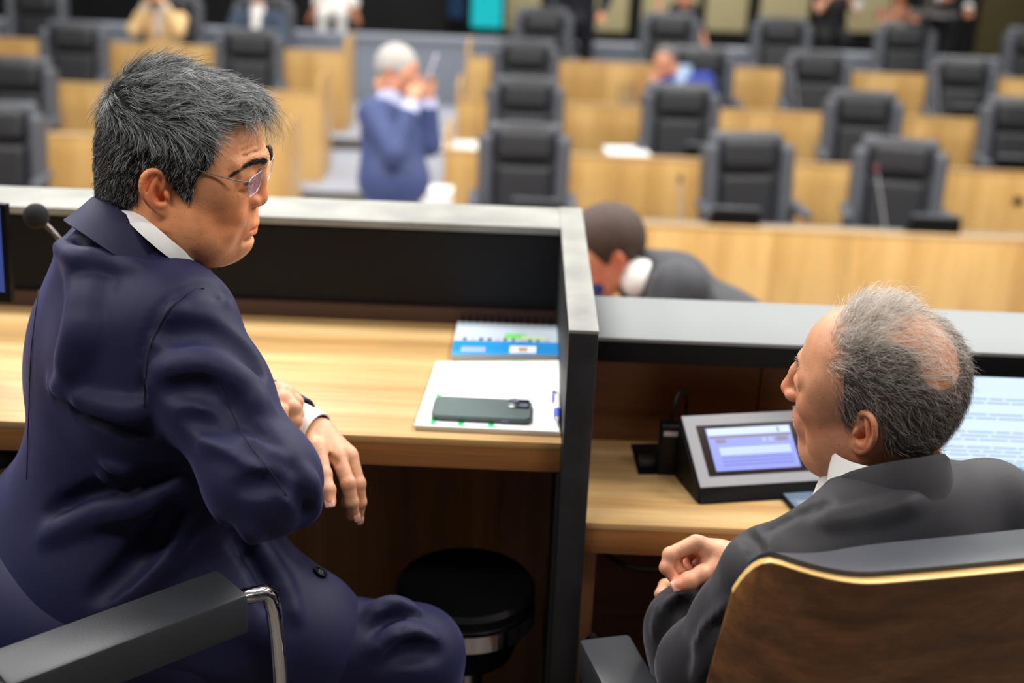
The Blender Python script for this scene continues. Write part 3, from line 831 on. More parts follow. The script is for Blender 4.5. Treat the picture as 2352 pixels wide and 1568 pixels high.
# right hand gripping the far sleeve, left hand hanging by the desk edge (thumb, index, middle, ring, little)
def Z(u, v, z): return PX(u, v, z)
LH = {
 'thumb': [Z(726, 1030, 1.735), Z(742, 1090, 1.715), Z(752, 1125, 1.705), Z(757, 1152, 1.70)],
 'index': [Z(778, 1052, 1.745), Z(800, 1110, 1.735), Z(808, 1152, 1.74), Z(814, 1182, 1.752)],
 'middle': [Z(805, 1052, 1.765), Z(822, 1110, 1.76), Z(826, 1152, 1.768), Z(823, 1188, 1.782)],
 'ring': [Z(800, 1050, 1.785), Z(814, 1110, 1.79), Z(814, 1150, 1.80), Z(806, 1184, 1.81)],
 'little': [Z(792, 1050, 1.805), Z(800, 1095, 1.815), Z(800, 1130, 1.825), Z(794, 1158, 1.83)]}
LR = {'thumb': [.0150, .0115, .0105, .0090], 'index': [.0110, .0100, .0088, .0072], 'middle': [.0112, .0102, .0090, .0074], 'ring': [.0105, .0095, .0084, .007], 'little': [.0095, .0085, .0074, .0062]}
LPalm = [(Z(692, 988, 1.785), Z(730, 1006, 1.775), .024, .025), (Z(730, 1004, 1.775), Z(772, 1044, 1.752), .025, .0155), (Z(730, 1004, 1.775), Z(797, 1046, 1.768), .024, .0155),
         (Z(730, 1005, 1.785), Z(790, 1046, 1.79), .022, .014), (Z(725, 1005, 1.79), Z(782, 1046, 1.805), .020, .012), (Z(722, 1000, 1.765), Z(728, 1040, 1.735), .020, .0165)]
SL = hand_sdf(LH, LR, LPalm)
SL.chain([Z(752, 1050, 1.735), Z(768, 1062, 1.732)], .005, .006, 's')
l1, l2 = SL.net(); l1 = relax(l1, l2, 1, .4)
RH = {
 'thumb': [Z(636, 947, 1.705), Z(646, 987, 1.700), Z(658, 1007, 1.705), Z(668, 1020, 1.715)],
 'index': [Z(656, 917, 1.730), Z(674, 937, 1.720), Z(678, 967, 1.720), Z(672, 992, 1.730)],
 'middle': [Z(660, 902, 1.755), Z(679, 924, 1.755), Z(682, 952, 1.755), Z(678, 977, 1.765)],
 'ring': [Z(651, 894, 1.775), Z(672, 910, 1.780), Z(680, 932, 1.785), Z(678, 957, 1.790)],
 'little': [Z(641, 890, 1.795), Z(660, 900, 1.805), Z(670, 917, 1.810), Z(670, 937, 1.815)]}
RPalm = [(Z(614, 987, 1.740), Z(628, 952, 1.735), .027, .027), (Z(628, 952, 1.735), Z(652, 922, 1.730), .024, .015), (Z(628, 950, 1.745), Z(652, 908, 1.755), .024, .015),
         (Z(624, 947, 1.755), Z(644, 900, 1.775), .022, .014), (Z(621, 947, 1.765), Z(634, 898, 1.795), .020, .012)]
SR = hand_sdf(RH, LR, RPalm)
r1, r2 = SR.net(); r1 = relax(r1, r2, 1, .4)
BS = SDF((-.95, 1.10, .42), (-.10, 2.1, 1.10), .011)     # torso and arms inside the clothes
BS.ell(Nk + Up * -.20 + Fw * .02, (.06, .11, .15), 0, rot=BR).ell(Hc + Up * .1 + Fw * .06, (.07, .10, .17), .05, rot=BR)
BS.cone(Nk + Up * .0, Sr, .045, .04, .03).cone(Nk, Sl, .045, .04, .03)
BS.chain([Sr, Er, Wr], [.045, .036, .026], .02).chain([Sl, El, Wl], [.045, .036, .026], .02)
b1, b2 = BS.net()
hw = xform(hp, HM)
BP, BQ = joinPQ([(hw, hq), (l1, l2), (r1, r2), (b1, b2)])
C = np.ones((len(BP), 4)); C[:, :3] = SK; C[:len(hc)] = hc
HB = np.array(srgb(214, 158, 122)[:3])
C[len(hc):len(hc) + len(l1) + len(r1), :3] = HB
def tint(P, C, off, n, c, r, f):
    q = P[off:off + n]; w = np.exp(-((q - np.array(c)) ** 2).sum(1) / r ** 2)
    C[off:off + n, :3] *= 1 + w[:, None] * (np.array(f) - 1)
for L in (LH,):
    for f, J in L.items():
        tint(BP, C, len(hc), len(l1), J[-1], .012, (1.08, .74, .66))
        tint(BP, C, len(hc), len(l1), J[1], .010, (.92, .80, .74)); tint(BP, C, len(hc), len(l1), J[2], .008, (.92, .82, .76))
bme = npmesh('body', BP, BQ, M_skin); vcol(bme, C)
body = link('body', bme, None, man, True)
# finger nails
M_nail = plain('finger_nail', srgb(232, 178, 162), .28)
def nail(tip, prev, toward, w, l, parent):
    ax = (Vector(tip) - Vector(prev)).normalized(); t = (Vector(toward) - Vector(tip)); t = (t - ax * t.dot(ax)).normalized(); s = ax.cross(t)
    rows = []
    for i in range(6):
        a = -.5 + i / 5
        rows.append([Vector(tip) + ax * (a * l + .0015) + s * (w * math.sin(q) * (1 - .35 * max(0, a) ** 2)) + t * (math.cos(q) * w * .42 - w * .42 + .0078 - .0012 * abs(a) ** 2 * 2) for q in np.linspace(-1.1, 1.1, 7)])
    return ring_strip('nail', rows, M_nail, parent, thick=.0006)
camP = Vector((0, 0, CAMZ))
nail(LH['thumb'][-1], LH['thumb'][-2], camP + Vector((0, 0, 0)), .0072, .0135, man)
nail(LH['index'][-1], LH['index'][-2], PX(1000, 1150, 1.55), .0056, .0105, man)
nail(LH['middle'][-1], LH['middle'][-2], PX(1050, 1180, 1.55), .0056, .0105, man)
# shirt: cuff of the left wrist and collar
def cuff(name, a, b, ra, rb, mat, parent, thick=.002):
    a, b = Vector(a), Vector(b); t = (b - a).normalized(); n = t.orthogonal().normalized(); m = t.cross(n)
    rows = [[a.lerp(b, s) + (n * math.cos(q) + m * math.sin(q)) * (ra + (rb - ra) * s) for q in np.linspace(0, 2 * math.pi, 28, endpoint=False)] for s in (0, .5, .96, 1.0)]
    return ring_strip(name, rows, mat, parent, closed_u=True, thick=thick)
shirt = None
cuff('shirt_cuff', Z(650, 966, 1.795), Z(727, 1001, 1.772), .0365, .0335, M_shirt, man)
cuff('jacket_cuff', Z(622, 946, 1.81), Z(682, 976, 1.79), .043, .0400, NAVY, man, .003)
# ---- hair
HAIRB = plain('hair_base', srgb(30, 30, 32), .7, bump=.4, bscale=300)
CS = SDF((-.15, -.125, -.14), (.14, .125, .19), .0026)
CS.ell((-.012, 0, .046), (.100, .081, .091), 0)
CS.ell((-.046, 0, .018), (.064, .072, .074), .03).cone((-.050, 0, -.02), (-.062, 0, -.085), .058, .054, .03)
CS.ell((.018, .0, .092), (.082, .068, .042), .03)
CS.ell((.052, .004, .094), (.038, .056, .028), .03)
CS.cone((.060, -.038, .090), (.070, .030, .094), .013, .013, .02)
CS.ell((-.052, 0, .090), (.046, .058, .042), .03)
for s in (-1, 1):
    CS.ell((.014, s * .064, .062), (.054, .018, .042), .02)
    CS.cone((.024, s * .070, .040), (.030, s * .067, .000), .013, .009, .012)
CS.rbox((.112, 0, .004), (.050, .2, .106), .02, .010, 's', rot=Matrix.Rotation(R(-6), 3, 'Y'))
for s in (-1, 1):
    CS.ell((-.012, s * .088, -.006), (.026, .034, .036), .006, 's')
    CS.rbox((.028, s * .08, -.052), (.058, .05, .046), .01, .006, 's')
CS.rbox((.03, 0, -.136), (.2, .2, .05), .01, .01, 's', rot=Matrix.Rotation(R(14), 3, 'Y'))
CS.ell((.040, 0, -.04), (.062, .070, .060), .004, 's')
cp, cq = CS.net(); cp = relax(cp, cq, 2)
hair = link('hair', npmesh('hair', xform(cp, HM), cq, HAIRB), None, man, True)
rng = np.random.default_rng(4)
M_hairL = hair_mat('salt_pepper_sheen_hair', srgb(18, 17, 18), srgb(212, 217, 218), .62)  # real grey strands, made paler to carry the sheen on top
M_hairS = hair_mat('dark_side_hair', srgb(14, 13, 13), srgb(212, 212, 212), .70)
def flowL(p, n):
    a = sm01(p[:, 2], .062, .105)[:, None]
    fr = sm01(p[:, 0], .055, .10)[:, None]
    top = np.array([1.0, -.15, .05]) + np.stack([0 * p[:, 0], .55 * np.sin(p[:, 0] * 70 + p[:, 1] * 40), -.3 * np.cos(p[:, 1] * 60)], 1) + fr * np.array([.2, -.7, .1])
    side = np.array([-.30, 0, -1.0]) + 0 * p
    back = sm01(-p[:, 0], .05, .10)[:, None]
    side = side + back * np.array([-.25, 0, .25])
    return a * top + (1 - a) * side
p, n = sample_surface(cp, cq, 34000, rng, lambda c, nn: ((c[:, 2] > -.12) & ((nn * c).sum(1) > 0)).astype(float))
a = sm01(p[:, 2], .055, .095)
L = (.0105 + .030 * a * (1 - .45 * sm01(p[:, 0], .045, .085))) * (.7 + .6 * rng.random(len(p)))
# locks: neighbouring strands share a direction and lift
cell = np.floor(p / (.011 - .004 * (1 - a[:, None]))).astype(int); key = (cell[:, 0] * 73856093) ^ (cell[:, 1] * 19349663) ^ (cell[:, 2] * 83492791)
hsh = lambda q: (np.sin((key % 100003) * 12.9898 + q * 78.233) * 43758.5453) % 1.0
fl = flowL(p, n); fl /= np.linalg.norm(fl, axis=1, keepdims=True)
fl = fl + (np.stack([hsh(1), hsh(2), hsh(3)], 1) - .5) * .75
T = grow(p, n, fl, L * (.75 + .5 * hsh(4)), 7, rng, lift=(.20 + .30 * (hsh(5) - .3))[:, None], sink=.005, jit=.12, curl=.0004)
ctrp = (cell + .5) * (.011 - .004 * (1 - a[:, None]))
w = (np.linspace(0, 1, 7) ** 1.5 * .45)[None, :, None] * a[:, None, None]
T = T + (ctrp - p)[:, None, :] * w
tp = rng.random(len(p)) < sm01(p[:, 2], .045, .095)
for nm, mk, mt in (('top_strands', tp, M_hairL), ('side_strands', ~tp, M_hairS)):
    o = strands(nm, xform(T[mk].reshape(-1, 3), HM).reshape(T[mk].shape), None, mt, hair, 7, rad=(.00013 + .00009 * rng.random(int(mk.sum())))); o['kind'] = 'stuff'
# loose fringe locks
p, n = sample_surface(cp, cq, 260, rng, lambda c, nn: ((c[:, 0] > .085) & (c[:, 2] > .075) & (nn[:, 0] > .2)).astype(float))
T = grow(p, n, np.array([[.6, -.3, -.5]]) + rng.normal(0, .4, (len(p), 3)), .03 + .02 * rng.random(len(p)), 7, rng, lift=.7, jit=.6, droop=.35, curl=.003)
o = strands('loose_strands', xform(T.reshape(-1, 3), HM).reshape(T.shape), None, M_hairL, hair, 7, rad=.00012); o['kind'] = 'stuff'
# eyebrows
M_brow = plain('eyebrow_hair', srgb(16, 14, 14), .5)
for s in (-1, 1):
    k = 620; t = rng.random(k)
    base = np.stack([.1105 - .016 * t - .015 * t * t, s * (.010 + .049 * t), .0325 + DZL - .009 * t * t + .010 * np.sin(t * 2.6) - .006 * t + rng.normal(0, .0022, k) * (1.15 - .9 * t)], 1)
    d = np.stack([-.4 + 0 * t, s * (.8 + 0 * t), .5 - 1.0 * t], 1) + rng.normal(0, .16, (k, 3)); d /= np.linalg.norm(d, axis=1, keepdims=True)
    pts = np.stack([base + d * (.0075 * q) + np.array([.0022, 0, 0]) * math.sin(q * 3) for q in np.linspace(0, 1, 5)], 1)
    o = strands('eyebrow', xform(pts.reshape(-1, 3), HM).reshape(pts.shape), None, M_brow, man, 5, rad=.00030); o['kind'] = 'stuff'
    k = 46; t = np.linspace(0, 1, k)          # lashes of the lowered lid
    base = np.stack([.0975 - .002 * t - .012 * t * t, s * (.020 + .029 * t), .0092 + DZL + .0008 * np.sin(t * 3)], 1)
    d = np.stack([.8 + 0 * t, s * (.1 + .6 * t), -.45 + 0 * t], 1) + rng.normal(0, .12, (k, 3)); d /= np.linalg.norm(d, axis=1, keepdims=True)
    pts = np.stack([base + d * (.0065 * q) + np.array([0, 0, .0018]) * q * q for q in np.linspace(0, 1, 5)], 1)
    o = strands('eyelashes', xform(pts.reshape(-1, 3), HM).reshape(pts.shape), None, M_brow, man, 5, rad=.00022); o['kind'] = 'stuff'
# ---- collars
def collar(name, mat, prof, ph0, ph1, ctr, ra, rb, tilt, parent, n=40, thick=.003, cover=None):
    """band round the neck: prof = list of (radial, height) from the inner top edge over the fold to the outer edge"""
    Tm = Matrix.Rotation(tilt, 3, Rt)
    rows = []
    for (dr, dz) in prof:
        row = []
        for i in range(n + 1):
            ph = ph0 + (ph1 - ph0) * i / n
            e = cover(ph) if cover else 1.0
            v = Fw * (math.cos(ph) * (ra + dr)) + Rt * (math.sin(ph) * (rb + dr)) + Up * (dz * e)
            row.append(Vector(ctr) + Tm @ v)
        rows.append(row)
    return ring_strip(name, rows, mat, parent, thick=thick)
nc = PX(335, 545, 1.655)
jc = lambda ph: 1.0
collar('shirt_collar', M_shirt, [(-.004, -.03), (-.002, .028), (.001, .032), (.004, .028), (.010, -.02)], R(25), R(335), nc, .067, .067, R(-34), man)
tops = bez([PX(246, 450, 1.62), PX(300, 476, 1.588), PX(350, 514, 1.572), PX(400, 556, 1.575), PX(448, 596, 1.60)], 20)
bots = bez([PX(232, 474, 1.612), PX(282, 500, 1.580), PX(328, 542, 1.565), PX(378, 584, 1.568), PX(430, 618, 1.592)], 20)
ring_strip('collar_leaf', [tops, [a.lerp(b, .5) + Vector((0, -.003, .001)) for a, b in zip(tops, bots)], bots], M_shirt, man, thick=.003)
JCP = [(.005, -.030), (.005, .014), (.008, .019), (.013, .014), (.022, -.012), (.030, -.028)]
Tm = Matrix.Rotation(R(-34), 3, Rt); rows = []
for (dr, dz) in JCP:
    row = []
    for i in range(49):
        ph = R(35) + R(290) * i / 48
        low = .030 * (.5 + .5 * math.cos(ph)) ** 1.1          # the collar opens towards the lapels
        row.append(nc + Tm @ (Fw * (math.cos(ph) * (.069 + dr)) + Rt * (math.sin(ph) * (.069 + dr)) + Up * (dz - low)))
    rows.append(row)
ring_strip('jacket_collar', rows, NAVY, man, thick=.003)
# ---- seams of the jacket
M_seam = plain('navy_seam', srgb(12, 12, 32), .8)
def seam(S, px, parent, mt, r=.0011, n=40):
    pts = bez([Vector((a, b, 0)) for a, b in px], n); H = [hit(S, q.x, q.y, step=.001, lift=.0022) for q in pts]; H = [Vector(q) for q in H if q is not None]
    for _ in range(4): H = [H[0]] + [(H[i - 1] + H[i] * 2 + H[i + 1]) / 4 for i in range(1, len(H) - 1)] + [H[-1]]
    link('seam', tubemesh(H, r, 6), mt, parent, True)
seam(JS, [(330, 930), (334, 880), (342, 800), (385, 714), (440, 668), (468, 662)], man, M_seam)
seam(JS, [(500, 880), (560, 1000), (620, 1080), (660, 1140)], man, M_seam, .0007)
seam(JS, [(92, 640), (72, 800), (66, 950), (60, 1100)], man, M_seam, .0007)
# ---- button and pocket on the jacket front
def surf_normal(S, p):
    I = [int(round((p[i] - S.lo[i]) / S.h)) for i in range(3)]; g = []
    for i in range(3):
        a = list(I); b = list(I); a[i] += 3; b[i] -= 3; g.append(S.F[tuple(a)] - S.F[tuple(b)])
    return Vector(g).normalized()
bh = hit(JS, 733, 1318)
if bh is not None:
    bc = Vector(bh); nb = surf_normal(JS, bc); bc = bc + nb * .002
    q = nb.to_track_quat('Z', 'Y').to_matrix().to_4x4()
    bt = link('button', lathemesh([(.002, -.004), (.0085, -.004), (.0102, .0012), (.0102, .003), (.0084, .0038), (.0072, .0024), (.001, .0024)], 24, Matrix.Translation(bc) @ q), M_blackplastic, man, True)
    for dx, dy in ((1, 1), (1, -1), (-1, 1), (-1, -1)):
        link('thread_hole', lathemesh([(.0003, 0), (.0011, 0), (.0011, .0008), (.0003, .0008)], 8, Matrix.Translation(bc) @ q @ Matrix.Translation((dx * .0022, dy * .0022, .0022))), M_greyplastic, bt)
seam(JS, [(584, 1352), (605, 1349), (625, 1348), (636, 1352), (637, 1362)], man, M_seam, .0009)
# ================================================================ the man in the charcoal suit
CHAR = suit_mat('charcoal_wool', srgb(41, 40, 44), sheen=.15)
man2 = mark(empty('person', (.42, 1.36, -.15)), 'seated man in charcoal suit with thinning grey hair and moustache, seen from behind', 'person')
HM2 = head_matrix(PX(1982, 1000, 1.5), 149, 1, -12, (-.006, .085, 0), .965)
az2 = R(112); F2 = Vector((math.cos(az2), math.sin(az2), 0)); R2 = Vector((math.sin(az2), -math.cos(az2), 0))
BR2 = Matrix((F2, -R2, Up)).transposed()
hc2 = HM2 @ Vector((0, 0, 0))
Nk2 = Vector((.462, 1.395, .862))
Sl2 = PX(1757, 1325, 1.45); Sr2 = PX(2278, 1162, 1.62)
El2 = PX(1622, 1532, 1.60); Wl2 = PX(1655, 1297, 1.70)
Hc2 = Vector((.46, 1.36, .36))
Kn2 = PX(1592, 1450, 1.74); Kr2 = Kn2 + R2 * .12 + Vector((0, .06, -.06))
def right_jacket():
    lo, hi = (.02, 1.02, .28), (.90, 1.78, .98)
    S = SDF(lo, hi, .005)
    S.ell(Nk2 + Up * -.19 - F2 * .01, (.13, .19, .18), 0, rot=BR2)
    S.ell(Hc2 + Up * .12, (.15, .19, .22), .06, rot=BR2)
    S.cone(Nk2 + Up * -.03 - F2 * .02, Sl2 + Up * .006 + R2 * .02, .062, .052, .05)
    S.cone(Nk2 + Up * -.03 - F2 * .02, Sr2 + Up * .004 - R2 * .02, .062, .056, .05)
    A = SDF(lo, hi, .005)
    A.chain([Sl2, Sl2 * .5 + El2 * .5 + R2 * .010, El2], [.054, .054, .058], .03)
    A.chain([El2, PX(1698, 1412, 1.69), PX(1716, 1318, 1.73)], [.056, .040, .031], .03)
    Er2 = Sr2 + Vector((.04, .10, -.24))
    A.chain([Sr2, Er2], [.058, .055], .03); A.chain([Er2, Er2 + Vector((-.22, .12, -.0))], [.055, .042], .03)
    kk = .02; d = A.F; hh = np.maximum(kk - np.abs(S.F - d), 0) / kk
    S.F = np.minimum(S.F, d) - hh * hh * kk * .25
    fold(S, [(1705, 1218), (1722, 1232), (1737, 1250), (1742, 1270)], .005, .008, 's', taper=False)
    fold(S, [(1880, 1200), (1960, 1188), (2040, 1170), (2100, 1150)], .004, .02, 'u', lift=-.002)
    fold(S, [(1760, 1215), (1810, 1185), (1860, 1165), (1900, 1155)], .004, .010, 's', taper=False)
    fold(S, [(1690, 1390), (1660, 1415), (1630, 1445), (1600, 1490)], .005, .014, 'u')
    fold(S, [(1690, 1410), (1665, 1435), (1640, 1465), (1610, 1520)], .005, .014, 's', lift=.001)
    fold(S, [(1680, 1450), (1650, 1475), (1625, 1510), (1600, 1560)], .006, .016, 'u')
    S.cone(Nk2 + Up * .12, Nk2 + Up * -.04 + F2 * .02, .060, .050, .008, 's')
    return S
JS2 = right_jacket(); P, Q = JS2.net(); P = relax(P, Q, 2, .45)
link('jacket', npmesh('jacket', P, Q, CHAR), None, man2, True)
TS = SDF((.02, 1.05, -.16), (.80, 2.0, .76), .008)
h2l = Hc2 - R2 * .10 + F2 * .03 + Up * -.0; h2r = Hc2 + R2 * .10 + F2 * .03 + Up * -.0
TS.cone(h2l, Kn2, .088, .062, .03).cone(h2r, Kr2, .088, .068, .03)
TS.chain([Kn2, Kn2 + Vector((.03, .10, -.34))], [.060, .048], .03)
TS.chain([Kr2, Vector((Kr2.x + .02, Kr2.y + .05, -.06))], [.064, .05], .03)
TS.ell(Hc2, (.15, .19, .12), .05, rot=BR2)
fold(TS, [(1560, 1370), (1530, 1400), (1510, 1450)], .008, .014, 'u'); fold(TS, [(1590, 1380), (1550, 1420), (1530, 1480)], .007, .014, 's', lift=.002)
P, Q = TS.net(); P = relax(P, Q, 1)
link('trousers', npmesh('trousers', P, Q, CHAR), None, man2, True)
for ft, dr in ((Kn2 + Vector((.03, .10, -.36)), Vector((-.15, .9, -.4))), (Vector((Kr2.x + .02, Kr2.y + .05, -.09)), Vector((-.2, 1, 0)))):
    S = SDF(ft + Vector((-.2, -.12, -.2)), ft + Vector((.2, .3, .1)), .008)
    S.cone(ft, ft + dr.normalized() * .19 + Vector((0, 0, -.01)), .044, .032, .02).cone(ft + Up * .05, ft, .042, .044, .02)
    P, Q = S.net(); P[:, 2] = np.maximum(P[:, 2], -.149)
    link('shoe', npmesh('shoe', P, Q, M_leather), None, man2, True)
SK2 = np.array(srgb(212, 150, 114)[:3])
H2 = head_sdf(.0019, fat=.006, nose=1.12, brow=1.0, neck=(-.060, 0, -.19), neckr=.060, earsc=1.08, flare=24, tilt=14, nl=.006)
for s in (-1, 1):
    H2.ell((.060, s * .046, .004), (.022, .016, .016), .018)
    H2.chain([(.085, s * .052, .020), (.070, s * .064, .012)], .0012, .004, 's')
    H2.chain([(.096, s * .024, -.022), (.090, s * .036, -.045), (.080, s * .040, -.066)], .0016, .010, 's')
    H2.chain([(-.02, s * .070, -.055), (-.035, s * .066, -.085), (-.055, s * .050, -.105)], .0022, .008, 's')
hp, hq = H2.net(); hp = relax(hp, hq, 1, .4)
def squeeze(P):
    P = P.copy(); w = P[:, 0] < -.01; P[w, 0] = -.01 + (P[w, 0] + .01) * .88; return P
hp = squeeze(hp)
hcol, eye = head_tone(hp, SK2); hcol[eye, :3] = (.20, .16, .14)
rngc = np.random.default_rng(9)
for _ in range(46):     # age spots
    a, b = rngc.uniform(-.5, 2.8), rngc.uniform(-.3, 1.3)
    c = np.array([.10 * math.cos(a) * math.cos(b), .078 * math.sin(a) * math.cos(b), .03 + .09 * math.sin(b)])
    w = np.exp(-((hp - c) ** 2).sum(1) / rngc.uniform(.0018, .004) ** 2)
    hcol[:, :3] *= 1 - .28 * w[:, None]
HA = {
 'thumb': [Z(1645, 1303, 1.69), Z(1612, 1318, 1.678), Z(1582, 1334, 1.672), Z(1556, 1343, 1.670)],
 'index': [Z(1598, 1246, 1.69), Z(1540, 1274, 1.685), Z(1531, 1303, 1.682), Z(1549, 1328, 1.680)],
 'middle': [Z(1606, 1248, 1.715), Z(1558, 1266, 1.725), Z(1550, 1292, 1.72), Z(1566, 1316, 1.71)],
 'ring': [Z(1618, 1254, 1.735), Z(1580, 1272, 1.752), Z(1572, 1298, 1.745), Z(1586, 1318, 1.73)],
 'little': [Z(1632, 1262, 1.75), Z(1604, 1282, 1.768), Z(1596, 1302, 1.76), Z(1606, 1320, 1.745)]}
HR = {'thumb': [.0150, .0115, .0115, .0095], 'index': [.0112, .0098, .0088, .0078], 'middle': [.0112, .0098, .0088, .0078], 'ring': [.0105, .0092, .0082, .0072], 'little': [.0095, .0085, .0075, .0065]}
HPalm = [(Z(1690, 1300, 1.71), Z(1656, 1285, 1.708), .026, .025), (Z(1656, 1283, 1.705), Z(1604, 1252, 1.695), .022, .0130), (Z(1656, 1283, 1.712), Z(1610, 1254, 1.715), .022, .0125),
         (Z(1656, 1285, 1.72), Z(1622, 1260, 1.735), .020, .0115), (Z(1658, 1288, 1.725), Z(1636, 1268, 1.75), .018, .0105), (Z(1660, 1292, 1.70), Z(1640, 1306, 1.69), .020, .0155)]
SA = hand_sdf(HA, HR, HPalm)
a1, a2 = SA.net(); a1 = relax(a1, a2, 1, .4)
HBk = {
 'index': [Z(1600, 1345, 1.84), Z(1552, 1335, 1.83), Z(1528, 1345, 1.80), Z(1515, 1364, 1.785)],
 'middle': [Z(1600, 1365, 1.85), Z(1560, 1350, 1.85), Z(1530, 1362, 1.83), Z(1516, 1382, 1.815)],
 'ring': [Z(1604, 1385, 1.86), Z(1566, 1372, 1.87), Z(1536, 1384, 1.85), Z(1522, 1402, 1.835)],
 'little': [Z(1608, 1405, 1.87), Z(1575, 1395, 1.88), Z(1552, 1405, 1.87), Z(1540, 1420, 1.86)],
 'thumb': [Z(1640, 1340, 1.80), Z(1620, 1348, 1.78), Z(1604, 1352, 1.765), Z(1590, 1356, 1.76)]}
SB = hand_sdf(HBk, HR, [(Z(1680, 1370, 1.88), Z(1604, 1352, 1.85), .022, .013), (Z(1680, 1372, 1.88), Z(1604, 1372, 1.86), .022, .013), (Z(1680, 1375, 1.89), Z(1610, 1395, 1.87), .02, .012), (Z(1680, 1365, 1.87), Z(1640, 1345, 1.81), .018, .014)])
k1, k2 = SB.net(); k1 = relax(k1, k2, 1, .4)
BS = SDF((.05, 1.05, .25), (.85, 1.78, .95), .011)
BS.ell(Nk2 + Up * -.20, (.08, .14, .16), 0, rot=BR2).ell(Hc2 + Up * .1, (.10, .14, .2), .05, rot=BR2)
BS.cone(Nk2 + Up * -.05, Sl2 + Up * -.015, .03, .026, .03).cone(Nk2 + Up * -.05, Sr2 + Up * -.015, .03, .026, .03).chain([Sl2 + Up * -.015, El2, PX(1712, 1318, 1.73), Wl2], [.026, .030, .022, .02], .02)
b1, b2 = BS.net()
BP, BQ = joinPQ([(xform(hp, HM2), hq), (a1, a2), (k1, k2), (b1, b2)])
C = np.ones((len(BP), 4)); C[:, :3] = SK2; C[:len(hcol)] = hcol
nh = len(hcol)
C[nh:nh + len(a1) + len(k1), :3] = np.array(srgb(216, 156, 122)[:3])
for f, J in HA.items():
    tint(BP, C, nh, len(a1), J[-1], .014, (1.06, .76, .72)); tint(BP, C, nh, len(a1), J[2], .010, (.98, .84, .80))
tint(BP, C, nh, len(a1), (HA['ring'][1] + HA['ring'][2]) / 2, .03, (.95, .76, .72))
bme = npmesh('body', BP, BQ, M_skin); vcol(bme, C)
link('body', bme, None, man2, True)
nail(HA['thumb'][-1], HA['thumb'][-2], camP, .0080, .0145, man2)
nail(HA['index'][-1], HA['index'][-2], PX(1800, 1300, 1.6), .0055, .010, man2)
cuff('shirt_cuff', Z(1690, 1305, 1.71), Z(1662, 1290, 1.706), .033, .031, M_shirt, man2)
# collars and tie
def collar2(name, mat, prof, ctr, rr, tilt, fn, parent, ph0=25, ph1=335):
    Tm = Matrix.Rotation(R(tilt), 3, R2); rows = []
    for (dr, dz) in prof:
        rows.append([Vector(ctr) + Tm @ (F2 * (math.cos(ph) * (rr + dr)) + R2 * (math.sin(ph) * (rr + dr)) + Up * (dz - fn(ph))) for ph in np.linspace(R(ph0), R(ph1), 49)])
    return ring_strip(name, rows, mat, parent, thick=.003)
nc2 = Nk2 + F2 * .004 + Up * .012
collar2('shirt_collar', M_shirt, [(-.004, -.03), (-.002, .024), (.001, .028), (.004, .024), (.010, -.02)], nc2, .062, -16, lambda ph: .003 - .010 * math.cos(ph), man2, 10, 350)
collar2('jacket_collar', CHAR, [(.000, -.03), (.000, .024), (.003, .029), (.008, .024), (.014, -.006), (.018, -.020)], nc2, .064, -16, lambda ph: .056 * (.5 + .5 * math.cos(ph)) ** 1.2, man2, 40, 320)
M_tie, nt, b = newmat('striped_tie')
tc = nt.nodes.new('ShaderNodeTexCoord'); wv = nt.nodes.new('ShaderNodeTexWave'); wv.inputs['Scale'].default_value = 38; wv.bands_direction = 'DIAGONAL'
rp = nt.nodes.new('ShaderNodeValToRGB'); rp.color_ramp.elements[0].position = .72; rp.color_ramp.elements[0].color = srgb(26, 30, 62); rp.color_ramp.elements[1].position = .80; rp.color_ramp.elements[1].color = srgb(196, 120, 130)
nt.links.new(tc.outputs['Object'], wv.inputs['Vector']); nt.links.new(wv.outputs[0], rp.inputs[0]); nt.links.new(rp.outputs[0], b.inputs['Base Color']); b.inputs['Roughness'].default_value = .5
tp0 = nc2 + F2 * .070 + Up * .0
S = SDF(tp0 - Vector((.08, .08, .30)), tp0 + Vector((.08, .08, .04)), .005)
S.cone(tp0 + Up * .004, tp0 + Up * -.03 + F2 * .006, .020, .015, .01).cone(tp0 + Up * -.035 + F2 * .01, tp0 + Up * -.24 + F2 * .05, .018, .032, .01, flat=F2, fs=.35)
P, Q = S.net(); link('tie', npmesh('tie', P, Q, M_tie), None, man2, True)
# shirt front below the collar
S = SDF(tp0 - Vector((.14, .14, .30)), tp0 + Vector((.14, .14, .04)), .007)
S.cone(tp0 - F2 * .02 + Up * -.03, tp0 + F2 * .0 + Up * -.25, .045, .075, .01); P, Q = S.net(); link('shirt', npmesh('shirt', P, Q, M_shirt), None, man2, True)
# ---- hair
M_hb2 = plain('grey_brown_hair_base', srgb(72, 58, 50), .75, bump=.4, bscale=300)
CS = SDF((-.15, -.125, -.12), (.14, .125, .19), .0026)
CS.ell((-.010, 0, .042), (.1015, .0815, .089), 0).ell((-.042, 0, .016), (.066, .0735, .074), .03)
CS.rbox((.128, 0, .0), (.085, .2, .2), .02, .016, 's', rot=Matrix.Rotation(R(20), 3, 'Y'))
CS.ell((.0, 0, .150), (.25, .052, .058), .02, 's')
for s in (-1, 1):
    CS.ell((-.010, s * .088, -.004), (.026, .034, .036), .006, 's'); CS.rbox((.035, s * .08, -.062), (.064, .05, .054), .01, .008, 's')
CS.rbox((.03, 0, -.128), (.2, .2, .05), .01, .01, 's', rot=Matrix.Rotation(R(10), 3, 'Y'))
CS.ell((-.072, .018, .082), (.040, .036, .036), .01, 's')
cp, cq = CS.net(); cp = squeeze(relax(cp, cq, 2))
hair2 = link('hair', npmesh('hair', xform(cp, HM2), cq, M_hb2), None, man2, True)
M_h2 = hair_mat('grey_brown_hair', srgb(60, 47, 39), srgb(206, 196, 186), .66)
